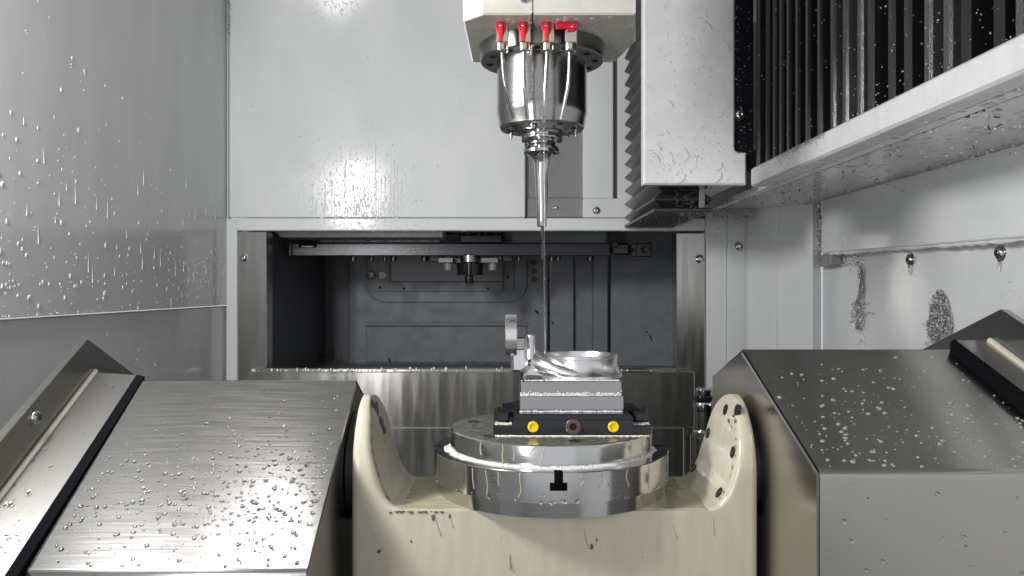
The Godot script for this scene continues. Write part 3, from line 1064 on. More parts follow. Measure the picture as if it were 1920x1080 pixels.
func housings() -> void:
	# left
	var xr := -0.2545
	var xl := -0.604
	var o := thing("trunnion_housing", "brushed steel housing with wet sloping top left of the cream yoke", "machine housing", Vector3(-0.43, 0.0, -1.3), "steel trunnion housings")
	var R := func(x: float, d: float, h: float) -> Vector3: return Vector3(x, CY + h, -d)
	var g := Geo.new()
	# body: side profile swept along x, rounded at front edge and ridge
	part("side_plate", side_prism([[LH[0], LH[1] - 0.004], [LH[2] + 0.002, LH[3] - 0.004], [LH[2] + 0.002, -0.98], [1.62, -0.98], [1.62, LH[1] - 0.15]], xr, 0.012, true, 0.002), M["steel_right"], o)
	var prof := [[1.62, LH[1] - 0.15], [LH[0] + 0.004, LH[1] - 0.002], [LH[0], LH[1]], [LH[0] - 0.004, LH[1] - 0.0015], [LH[2] + 0.006, LH[3] + 0.003], [LH[2] + 0.001, LH[3] - 0.001], [LH[2] - 0.001, LH[3] - 0.008], [LH[2], -0.98]]
	g = sweep_x(prof, xl, xr - 0.0005)
	part("sloping_cover", g, M["steel_across"], o)
	# rubber wiper and fixed panel further left
	g = sheet_between(R.call(xl - 0.013, LH[0] + 0.005, LH[1] + 0.009), R.call(xl - 0.013, LH[2] - 0.02, LH[3] + 0.0), R.call(xl, LH[2] - 0.02, LH[3] - 0.004), R.call(xl, LH[0] + 0.005, LH[1] + 0.006), 0.03)
	part("rubber_wiper", g, M["rubber"], o)
	var xg := -0.689
	g = soft_sheet(R.call(xg, 1.315, -0.139), R.call(xg, 0.90, -0.380), R.call(xl - 0.0135, 0.90, -0.396), R.call(xl - 0.0135, 1.315, -0.143), 0.02)
	part("fixed_panel", g, M["steel_matt"], o)
	part("gable_plate", side_prism([[1.302, -0.083], [1.298, -0.083], [0.9, -0.305], [0.9, -0.98], [1.62, -0.98], [1.62, -0.232]], xg, 0.012, true, 0.001), M["steel_right"], o)
	g = Geo.new()
	g.tube(smooth_line([R.call(xg + 0.003, 1.318, -0.137), R.call(xg + 0.004, 1.2, -0.204), R.call(xg + 0.004, 1.08, -0.274), R.call(xg + 0.004, 0.9, -0.378)]), even(19, 0.0045), 8)
	part("sealant_bead", g, M["bead"], o)
	screw(o, on_x(65, 783, xg), Vector3.RIGHT, 0.0105)
	# right
	var yl := 0.3765
	var ys := 0.712
	o = thing("trunnion_housing", "dull grey steel housing with spotted sloping top right of the cream yoke", "machine housing", Vector3(0.55, 0.0, -1.3), "steel trunnion housings")
	part("side_plate", side_prism([[RH[0], RH[1] - 0.004], [RH[2] + 0.002, RH[3] - 0.004], [RH[2] + 0.002, -0.98], [1.505, -0.98], [1.505, -0.165]], yl, 0.012, false, 0.002), M["steel_right"], o)
	prof = [[1.505, -0.165], [RH[0] + 0.004, RH[1] - 0.002], [RH[0], RH[1]], [RH[0] - 0.004, RH[1] - 0.0015], [RH[2] + 0.007, RH[3] + 0.0025], [RH[2] + 0.001, RH[3] - 0.002], [RH[2], RH[3] - 0.010], [RH[2], -0.98]]
	part("sloping_cover", sweep_x(prof, yl + 0.0025, 0.95, yl), M["steel_right"], o)
	g = sheet_between(R.call(ys, 1.30, -0.089), R.call(ys, 0.93, -0.229), R.call(ys + 0.012, 0.93, -0.219), R.call(ys + 0.012, 1.31, -0.083), 0.02)
	part("rubber_wiper", g, M["rubber"], o)
	g = sheet_between(R.call(ys + 0.0125, 1.315, -0.086), R.call(ys + 0.0125, 0.9, -0.240), R.call(0.79, 0.9, -0.240), R.call(0.79, 1.315, -0.086), 0.02)
	part("fixed_panel", g, M["steel_right"], o)
	part("gable_plate", side_prism([[1.291, -0.0345], [1.287, -0.0345], [0.9, -0.184], [0.9, -0.98], [1.75, -0.98], [1.75, -0.19]], 0.787, 0.012, false, 0.001), M["steel_right"], o)
	g = Geo.new()
	g.tube(smooth_line([R.call(0.783, 1.310, -0.086), R.call(0.783, 1.28, -0.0975), R.call(0.783, 1.1, -0.166), R.call(0.783, 0.9, -0.239)]), even(19, 0.0055), 8)
	part("sealant_bead", g, M["bead"], o)

func sweep_x(prof: Array, x0: float, x1: float, _u := 0.0) -> Geo:   # profile of (depth, height) swept along x, smooth on small turns
	var g := Geo.new()
	var nn := []
	for i in prof.size() - 1:
		var a := Vector3(0, prof[i][1], -prof[i][0])
		var b := Vector3(0, prof[i + 1][1], -prof[i + 1][0])
		nn.append(Vector3(1, 0, 0).cross(b - a).normalized() * -1.0)
	for i in nn.size():
		if nn[i].y < -0.01 or (absf(nn[i].y) < 0.3 and nn[i].z < 0.0):
			nn[i] = -nn[i]
	for i in prof.size() - 1:
		var a := Vector3(0, CY + prof[i][1], -prof[i][0])
		var b := Vector3(0, CY + prof[i + 1][1], -prof[i + 1][0])
		var na: Vector3 = nn[i]
		var nb: Vector3 = nn[i]
		if (b - a).length() < 0.02:
			if i > 0:
				na = (nn[i] + nn[i - 1]).normalized() if (i > 1 and i < prof.size() - 2) and (Vector3(0, prof[i][1] - prof[i - 1][1], prof[i][0] - prof[i - 1][0]).length() < 0.02) else nn[i - 1]
			if i < nn.size() - 1:
				nb = nn[i + 1] if Vector3(0, prof[i + 2][1] - prof[i + 1][1], prof[i + 2][0] - prof[i + 1][0]).length() > 0.02 else (nn[i] + nn[i + 1]).normalized()
		var ox := Vector3(x0, 0, 0)
		var oy := Vector3(x1, 0, 0)
		g.squad(a + ox, a + oy, b + oy, b + ox, na, na, nb, nb)
	return g

const YW := 0.1075        # half depth of the yoke
const YZ := 1.2945        # depth of its axis

func round_rect_ring(x0: float, x1: float, z0: float, z1: float, y: float, r: float) -> PackedVector3Array:
	var o := PackedVector3Array()
	r = minf(r, minf((x1 - x0), (z1 - z0)) * 0.49)
	for c in [[x1 - r, z0 + r, -PI / 2], [x1 - r, z1 - r, 0.0], [x0 + r, z1 - r, PI / 2], [x0 + r, z0 + r, PI]]:
		for i in 6:
			var t: float = c[2] + PI / 2 * i / 5
			o.append(Vector3(c[0] + r * cos(t), y, c[1] + r * sin(t)))
	return o

func arm_thick(h: float) -> float:
	var hs := [0.170, 0.174, 0.199, 0.25, 0.295, 0.312, 0.325, 0.3302, 0.36]
	var ts := [0.008, 0.0135, 0.022, 0.030, 0.043, 0.051, 0.062, 0.075, 0.075]
	for i in hs.size() - 1:
		if h <= hs[i + 1]:
			return lerpf(ts[i], ts[i + 1], clampf((h - hs[i]) / (hs[i + 1] - hs[i]), 0, 1))
	return 0.075

func yoke() -> void:
	var o := thing("trunnion_yoke", "cream painted U-shaped trunnion yoke with chipped round-topped arms under the rotary table", "trunnion yoke", Vector3(0.0635, CY - 0.62, -YZ))
	var ym: Material = M["yoke_paint"]
	var g := Geo.new()
	var cr := []
	for h in [0.3305, 0.34, 0.46, 0.56, 0.60, 0.64]:
		cr.append(round_rect_ring(-0.239, 0.366, -YZ - YW, -YZ + YW, CY - h, 0.011))
	g.loft(cr, true, -1.0)
	part("cradle", g, ym, o)
	for s in [-1.0, 1.0]:
		g = Geo.new()
		var xo := -0.239 if s < 0 else 0.366
		var rings := []
		var top := -0.172
		for i in 41:
			var t := i / 40.0
			var h: float
			if t < 0.45:
				h = lerpf(0.3305, 0.172 + YW, t / 0.45)
			else:
				var q := (t - 0.45) / 0.55 * PI / 2
				h = 0.172 + YW * (1.0 - sin(q))
			var w := YW
			var up := 0.172 + YW - h
			if up > 0:
				w = sqrt(maxf(YW * YW - up * up, 0.0))
			w = maxf(w, 0.004)
			var th := arm_thick(h)
			if w < 0.03:
				th *= lerpf(0.7, 1.0, w / 0.03)
			var xa := xo if s < 0 else xo - th
			var xb := xo + th if s < 0 else xo
			rings.append(round_rect_ring(xa, xb, -YZ - w, -YZ + w, CY - h, 0.011))
		g.loft(rings, true, -1.0)
		var arm := part("yoke_arm", g, ym, o)
		if s > 0:
			for c in [[1357, 768, 1.29], [1377, 768, 1.235], [1333, 812, 1.37], [1377, 848, 1.215], [1316, 878, 1.385], [1354, 924, 1.215]]:
				var h: float = (c[1] - 540.0) * c[2] / F
				var at := Vector3(xo - arm_thick(h) - 0.0006, CY - h, -c[2])
				var nrm := Vector3(-1, 0.25 if h < 0.28 else 0.6, 0).normalized()
				g = Geo.new()
				g.lathe(PackedVector2Array([Vector2(0.0085, -0.004), Vector2(0.0088, 0.0014), Vector2(0.0075, 0.0018), Vector2(0.0062, 0.0010), Vector2(0.0, 0.0010)]), 18, Transform3D(frame(nrm), at))
				part("bolt_hole", g, M["dark_steel"], arm)
		# chips of paint knocked off the edges
		g = Geo.new()
		for i in (40 if s < 0 else 16):
			var h := rng.randf_range(0.19, 0.32)
			var up := 0.172 + YW - h
			var w := YW
			if up > 0:
				w = sqrt(YW * YW - up * up)
			var th := arm_thick(h)
			var inner := xo + th * (1.0 if s < 0 else -1.0)
			blotch(g, Vector3(inner + 0.0012 * -s, CY - h, -YZ + w - 0.0085 + rng.randf_range(-0.003, 0.001)), Vector3(-s, 0.1, 0.1), rng.randf_range(0.0006, 0.0024), rng.randf_range(1.0, 2.2), rng.randf() * 3)
		if s < 0:
			for c in [[691, 766, 0.012, 1.29], [697, 790, 0.010, 1.31], [702, 806, 0.008, 1.32], [705, 830, 0.002, 1.3], [690, 757, 0.008, 1.27]]:
				var h: float = (c[1] - 540.0) * c[3] / F
				blotch(g, Vector3(xo + arm_thick(h) + 0.0012, CY - h, -c[3]), Vector3(1, 0.15, 0), c[2], 1.8, 1.2)
		else:
			for c in [[1362, 790, 0.003, 1.26], [1345, 850, 0.0015, 1.3], [1352, 887, 0.0015, 1.28], [1371, 800, 0.002, 1.24], [1378, 780, 0.003, 1.24]]:
				var h: float = (c[1] - 540.0) * c[3] / F
				blotch(g, Vector3(xo - arm_thick(h) - 0.0012, CY - h, -c[3]), Vector3(-1, 0.15, 0), c[2], 2.0, 1.2)
		part("paint_chip", g, M["grime"], arm).set_meta("kind", "stuff")
	g = Geo.new()
	var fz := -YZ + YW + 0.0006
	for c in [[711, 1034, 0.0042, 0.7], [700, 1005, 0.0012, 1.0], [771, 1015, 0.0015, 1.6], [940, 1007, 0.0012, 0.6], [980, 1006, 0.001, 0.6], [1110, 1025, 0.003, 1.6], [1119, 1012, 0.002, 1.5], [812, 970, 0.003, 2.0], [843, 968, 0.0018, 2.0], [1205, 1045, 0.001, 1.0]]:
		blotch(g, Vector3((c[0] - 960.0) * (-fz) / F, CY - (c[1] - 540.0) * (-fz) / F, fz), Vector3.BACK, c[2], c[3])
	for i in 40:                                                   # bare edge at the left of the cradle
		var x := rng.randf_range(731, 832)
		blotch(g, Vector3((x - 960.0) * (-fz) / F, CY - 0.3312 - absf(rng.randfn(0, 0.0012)), fz), Vector3.BACK, rng.randf_range(0.001, 0.0028), 0.7)
	part("paint_chip", g, M["grime"], o).set_meta("kind", "stuff")
	g = Geo.new()
	for q in [[815, 962, 1004, 0.0016], [843, 962, 990, 0.001], [955, 1040, 1065, 0.003], [1095, 990, 1030, 0.0014], [1262, 985, 1010, 0.0009], [1337, 970, 1003, 0.0012]  ]:
		var at := func(px: float, py: float) -> Vector3: return Vector3((px - 960.0) * (-fz) / F, CY - (py - 540.0) * (-fz) / F, fz - 0.0006)
		var rr: float = q[3]
		var lean := rng.randf_range(-6, 14)
		g.tube(smooth_line([at.call(q[0], q[1]), at.call(q[0] + lean * 0.4, (q[1] + q[2]) / 2.0), at.call(q[0] + lean, q[2] - 4), at.call(q[0] + lean, q[2])], 4), PackedFloat32Array([rr * 0.2, rr * 0.5, rr * 0.6, rr * 0.6, rr * 0.6, rr * 0.6, rr * 0.7, rr * 0.7, rr * 0.8, rr, rr * 1.3, rr * 1.2, rr * 0.5]), 8)
	part("coolant_run", g, M["coolant_film"], o).set_meta("kind", "stuff")
	# shadow gap seals and pivots between yoke and housings
	for s in [-1.0, 1.0]:
		g = Geo.new()
		var x := -0.247 if s < 0 else 0.3715
		g.lathe(PackedVector2Array([Vector2(0, -0.006), Vector2(0.085, -0.006), Vector2(0.085, 0.006), Vector2(0, 0.006)]), 40, Transform3D(frame(Vector3.RIGHT), Vector3(x, CY - 0.285, -YZ)))
		part("pivot_flange", g, M["black"], o)
	# thin wet film of coolant lying on the cradle
	g = Geo.new()
	g.prism(film_outline(-0.166, -0.03), 0.002, Transform3D(Basis(Vector3(1, 0, 0), Vector3(0, 0, -1), Vector3(0, 1, 0)), Vector3(0, CY - 0.3292, 0)), 0.0008)
	tag(part("coolant_film", g, M["coolant_film"]), "yellowish coolant film on the cradle beside the left yoke arm", "coolant", "coolant films on the cradle")
	g = Geo.new()
	g.prism(film_outline(0.15, 0.292), 0.002, Transform3D(Basis(Vector3(1, 0, 0), Vector3(0, 0, -1), Vector3(0, 1, 0)), Vector3(0, CY - 0.3292, 0)), 0.0008)
	tag(part("coolant_film", g, M["coolant_film"]), "yellowish coolant film on the cradle beside the right yoke arm", "coolant", "coolant films on the cradle")

func film_outline(x0: float, x1: float) -> PackedVector2Array:
	var o := PackedVector2Array()
	var w := YW - 0.006
	for i in 12:
		o.append(Vector2(lerpf(x0, x1, i / 12.0), YZ - w + rng.randf_range(-0.002, 0.003)))
	for i in 12:
		o.append(Vector2(x1 + rng.randf_range(-0.003, 0.003), lerpf(YZ - w, YZ + w, i / 12.0)))
	for i in 12:
		o.append(Vector2(lerpf(x1, x0, i / 12.0), YZ + w + rng.randf_range(-0.002, 0.003)))
	for i in 12:
		o.append(Vector2(x0 + rng.randf_range(-0.003, 0.003), lerpf(YZ + w, YZ - w, i / 12.0)))
	return o

const TX := 0.0640
const TZ := -1.33

func table() -> void:
	var o := thing("rotary_table", "round polished steel rotary table in two steps with T-slots in its rim", "rotary table", Vector3(TX, CY - 0.33, TZ))
	# lower disc, three layers so that the T-slots open in its rim
	var g := Geo.new()
	var gs := [Geo.new(), Geo.new(), Geo.new(), Geo.new()]
	slotted(g, gs, 0.193, CY - 0.2767, CY - 0.2623, 0.0064, 0.0012)
	slotted(g, gs, 0.193, CY - 0.2885, CY - 0.2767, 0.0125, 0.0)
	slotted(g, gs, 0.193, CY - 0.3068, CY - 0.2885, 0.0, 0.0)
	var td := part("table_disc", g, M["polished"], o)
	for q in gs:
		part("slot_lining", q, M["black"], td)
	g = Geo.new()
	g.lathe(PackedVector2Array([Vector2(0.15, -0.0235), Vector2(0.187, -0.0225), Vector2(0.188, 0.0), Vector2(0.15, 0.0)]), 128, Transform3D(Basis(), Vector3(TX, CY - 0.3068, TZ)), 20)
	part("base_ring", g, M["polished"], o)
	g = Geo.new()
	g.lathe(PackedVector2Array([Vector2(0.166, 0.0), Vector2(0.1665, 0.0285), Vector2(0.1655, 0.0315), Vector2(0.163, 0.0328)]), 128, Transform3D(Basis(), Vector3(TX, CY - 0.2623, TZ)), 35)
	part("top_disc", g, M["polished"], o)
	g = Geo.new()
	g.lathe(PackedVector2Array([Vector2(0.163, 0.0328), Vector2(0.08, 0.0328), Vector2(0.0, 0.0328)]), 128, Transform3D(Basis(), Vector3(TX, CY - 0.2623, TZ)), 35)
	part("wet_top_face", g, M["wet_steel"], o)
	for k in 6:
		var t := PI / 3 * k + 0.3
		g = Geo.new()
		g.lathe(PackedVector2Array([Vector2(0.009, 0.0002), Vector2(0.009, 0.0012), Vector2(0.006, 0.0012), Vector2(0.006, 0.0004), Vector2(0, 0.0004)]), 18, Transform3D(Basis(), Vector3(TX + 0.135 * cos(t), CY - 0.2295, TZ + 0.135 * sin(t))))
		part("mounting_bolt", g, M["dark_steel"], o)

func slotted(g: Geo, gs: Array, r: float, y0: float, y1: float, half: float, bev: float) -> void:   # a disc layer whose rim is cut by four radial slots
	var pl := PackedVector2Array()
	var c := Vector3(TX, 0, TZ)
	var inner := 0.120
	for k in 4:
		var t0 := PI / 2 * k - 0.012
		var cut := asin(half / r) if half > 0 else 0.0
		var a := t0 + cut
		var b := t0 + PI / 2 - cut
		var d := Vector2(cos(t0), sin(t0))
		var e := Vector2(-d.y, d.x)
		if half > 0:
			var q0 := d * inner - e * half
			var q1 := d * inner + e * half
			var p0 := Vector2(cos(t0 - cut), sin(t0 - cut)) * r
			var p1 := Vector2(cos(a), sin(a)) * r
			pl.append_array(PackedVector2Array([q0, q1]))
			for w in [[p0, q0], [q0, q1], [q1, p1]]:
				var u: Vector2 = w[0]
				var v: Vector2 = w[1]
				gs[k].quad(c + Vector3(u.x, y0, u.y), c + Vector3(v.x, y0, v.y), c + Vector3(v.x, y1, v.y), c + Vector3(u.x, y1, u.y))
		for i in 37:
			var t := lerpf(a, b, i / 36.0)
			pl.append(Vector2(cos(t), sin(t)) * (r - bev))
			if i < 36:
				var t1 := lerpf(a, b, (i + 1) / 36.0)
				var n0 := Vector3(cos(t), 0, sin(t))
				var n1 := Vector3(cos(t1), 0, sin(t1))
				g.squad(c + n0 * r + Vector3(0, y0, 0), c + n1 * r + Vector3(0, y0, 0), c + n1 * r + Vector3(0, y1 - bev, 0), c + n0 * r + Vector3(0, y1 - bev, 0), n0, n1, n1, n0)
				if bev > 0:
					var m0 := (n0 + Vector3.UP).normalized()
					var m1 := (n1 + Vector3.UP).normalized()
					g.squad(c + n0 * r + Vector3(0, y1 - bev, 0), c + n1 * r + Vector3(0, y1 - bev, 0), c + n1 * (r - bev) + Vector3(0, y1, 0), c + n0 * (r - bev) + Vector3(0, y1, 0), m0, m1, m1, m0)
	var id := Geometry2D.triangulate_polygon(pl)
	for t in range(0, id.size(), 3):
		for yy in [[y0 + 0.00005, -1.0], [y1, 1.0]]:
			var p := []
			for j in 3:
				p.append(c + Vector3(pl[id[t + j]].x, yy[0], pl[id[t + j]].y))
			g.otri(p[0], p[1], p[2], p[0] - Vector3(0, yy[1], 0))

func octo(w: float, d: float, c: float, notch := 0.0) -> PackedVector2Array:
	return PackedVector2Array([Vector2(-w + c, -d), Vector2(w - c, -d), Vector2(w, -d + c), Vector2(w, d - c), Vector2(w - c, d), Vector2(-w + c, d), Vector2(-w, d - c), Vector2(-w, -d + c)])

func fixture() -> void:
	var cx := 0.0945
	var y0 := CY - 0.2295
	var cz := -1.33
	var flat := func(y: float) -> Transform3D: return Transform3D(Basis(Vector3(1, 0, 0), Vector3(0, 0, -1), Vector3(0, 1, 0)), Vector3(cx, y, cz))
	var o := thing("clamping_plate", "black stepped clamping plate with yellow plugs on the rotary table", "clamping fixture", Vector3(cx, y0, cz))
	var g := Geo.new()
	g.prism(octo(0.124, 0.085, 0.012), 0.0145, flat.call(y0 + 0.0150), 0.0015)
	part("base_step", g, M["black_gloss"], o)
	g = Geo.new()
	g.prism(PackedVector2Array([Vector2(-0.093, -0.0895), Vector2(0.093, -0.0895), Vector2(0.093, -0.062), Vector2(0.121, -0.062), Vector2(0.121, 0.03), Vector2(0.105, 0.055), Vector2(0.06, 0.085), Vector2(-0.06, 0.085), Vector2(-0.105, 0.055), Vector2(-0.121, 0.03), Vector2(-0.121, -0.062), Vector2(-0.093, -0.062)]), 0.024, flat.call(y0 + 0.0262), 0.002)
	part("middle_step", g, M["black_gloss"], o)
	g = Geo.new()
	g.prism(PackedVector2Array([Vector2(-0.091, -0.0875), Vector2(0.091, -0.0875), Vector2(0.091, -0.045), Vector2(0.112, -0.04), Vector2(0.112, 0.03), Vector2(0.075, 0.07), Vector2(-0.075, 0.07), Vector2(-0.112, 0.03), Vector2(-0.112, -0.04), Vector2(-0.091, -0.045)]), 0.02, flat.call(y0 + 0.0335), 0.002)
	part("top_step", g, M["black_gloss"], o)
	for s in [-1.0, 1.0]:
		g = Geo.new()
		g.box(Vector3(cx + s * 0.109, y0 + 0.026, cz + 0.055), Vector3(0.022, 0.016, 0.03), 0.003)
		part("clamp_claw", g, M["black_gloss"], o)
		g = Geo.new()
		g.lathe(PackedVector2Array([Vector2(0.006, 0), Vector2(0.006, 0.018), Vector2(0.0045, 0.02), Vector2(0, 0.02)]), 14, Transform3D(Basis(), Vector3(cx + s * 0.118, y0 + 0.015, cz + 0.03)))
		part("clamp_pin", g, M["black_gloss"], o)
		g = Geo.new()
		g.lathe(PackedVector2Array([Vector2(0.0086, 0), Vector2(0.0086, 0.0016), Vector2(0.0074, 0.0026), Vector2(0.005, 0.0022), Vector2(0.0045, 0.0005), Vector2(0.002, 0.0005), Vector2(0.0, 0.0012)]), 24, Transform3D(frame(Vector3.BACK), Vector3(cx + s * 0.0622 + 0.0005, CY - 0.2150, cz + 0.0895)))
		part("yellow_plug", g, M["yellow_plastic"], o)
	g = Geo.new()
	g.lathe(PackedVector2Array([Vector2(0.0122, 0), Vector2(0.0122, 0.0018), Vector2(0.011, 0.0026), Vector2(0.0064, 0.0026), Vector2(0.006, 0.0006), Vector2(0.0, 0.0006)]), 28, Transform3D(frame(Vector3.BACK), Vector3(cx + 0.0005, CY - 0.2150, cz + 0.0895)))
	part("centre_bolt", g, M["brown_steel"], o)
	g = Geo.new()
	disc(g, Vector3(cx + 0.0005, CY - 0.2150, cz + 0.0902), Vector3.BACK, 0.0059, 0.0005, 6)
	part("bolt_socket", g, M["hole"], o)

func workpiece() -> void:
	var cx := 0.0945
	var cz := -1.345
	var y0 := CY - 0.196
	var o := thing("workpiece", "bright aluminium pump housing half machined from its block on the black plate", "workpiece", Vector3(cx, y0, cz))
	var am: Material = M["aluminium"]
	var g := Geo.new()
	g.box(Vector3(cx, y0 + 0.0125, cz), Vector3(0.165, 0.025, 0.155), 0.001)
	part("stock_block", g, am, o)
	g = Geo.new()
	g.box(Vector3(cx - 0.001, y0 + 0.0365, cz), Vector3(0.161, 0.023, 0.149), 0.0012)
	part("stock_step", g, am, o)
	# volute bowl
	var ytop := CY - 0.112
	var yb := y0 + 0.048
	var bc := Vector3(0.1125, 0, -1.36)
	g = Geo.new()
	var hh := ytop - yb
	g.lathe(PackedVector2Array([Vector2(0.074, 0.0), Vector2(0.0735, 0.004), Vector2(0.0690, 0.009), Vector2(0.0665, 0.016), Vector2(0.0655, hh * 0.6), Vector2(0.0660, hh - 0.005), Vector2(0.0668, hh - 0.0045), Vector2(0.0668, hh), Vector2(0.0600, hh), Vector2(0.0585, hh - 0.004), Vector2(0.056, 0.012), Vector2(0.0, 0.010)]), 72, Transform3D(Basis(), Vector3(bc.x, yb, bc.z)), 28)
	part("bowl", g, M["aluminium_milled"], o)
	# scroll that grows round the bowl and leads to the neck on the left
	g = Geo.new()
	var pts := PackedVector3Array()
	var rad := PackedFloat32Array()
	for i in 30:
		var t := i / 29.0
		var a := lerpf(0.40, 0.93, t) * PI
		var r := lerpf(0.066, 0.078, t)
		pts.append(Vector3(bc.x + cos(a) * r, yb - 0.001 + 0.027 * t, bc.z + sin(a) * r * 0.9))
		rad.append(lerpf(0.003, 0.0175, pow(t, 0.8)))
	pts.append(Vector3(0.024, yb + 0.030, -1.345))
	rad.append(0.0178)
	pts.append(Vector3(0.010, yb + 0.031, -1.345))
	rad.append(0.0172)
	g.tube(pts, rad, 22)
	part("scroll", g, M["aluminium_milled"], o)
	# sloping web between neck and block
	g = Geo.new()
	var w0 := Vector3(0.022, yb + 0.038, -1.300)
	g.prism(PackedVector2Array([Vector2(0.018, yb - 0.001), Vector2(0.110, yb - 0.001), Vector2(0.090, yb + 0.008), Vector2(0.060, yb + 0.020), Vector2(0.036, yb + 0.024), Vector2(0.022, yb + 0.016)]), 0.06, Transform3D(Basis(), Vector3(0, 0, -1.318)), 0.006)
	part("web", g, M["aluminium_milled"], o)
	# neck, boss and flange
	g = Geo.new()
	g.prism(flat_poly([[958, 697], [957, 640], [962, 634], [986, 634], [989, 668], [990, 690], [976, 698]], 1.33), 0.05, Transform3D(Basis(), Vector3(0, 0, -1.318)), 0.005)
	part("neck", g, M["aluminium_milled"], o)
	g = Geo.new()
	g.box(P(976, 644, 1.31), Vector3(0.016, 0.020, 0.02), 0.0015)
	part("pad", g, am, o)
	g = Geo.new()
	var k := 1.33 / F
	g.lathe(PackedVector2Array([Vector2(9.5 * k, -46 * k), Vector2(9.5 * k, -1 * k), Vector2(8.8 * k, 0), Vector2(0, 0)]), 28, Transform3D(Basis(), P(994, 627, 1.33)))
	part("boss", g, M["aluminium_milled"], o)
	g = Geo.new()
	g.lathe(PackedVector2Array([Vector2(0.0, 0.0), Vector2(39 * k, 0.0), Vector2(40 * k, 1 * k), Vector2(40 * k, 21 * k), Vector2(39 * k, 22 * k), Vector2(0, 22 * k)]), 56, Transform3D(frame(Vector3.RIGHT), P(947.5, 630, 1.335)))
	part("flange", g, M["aluminium_milled"], o)

# ------------------------------------------------------------------ spindle
const SX := 0.0497
const SZ := -1.33

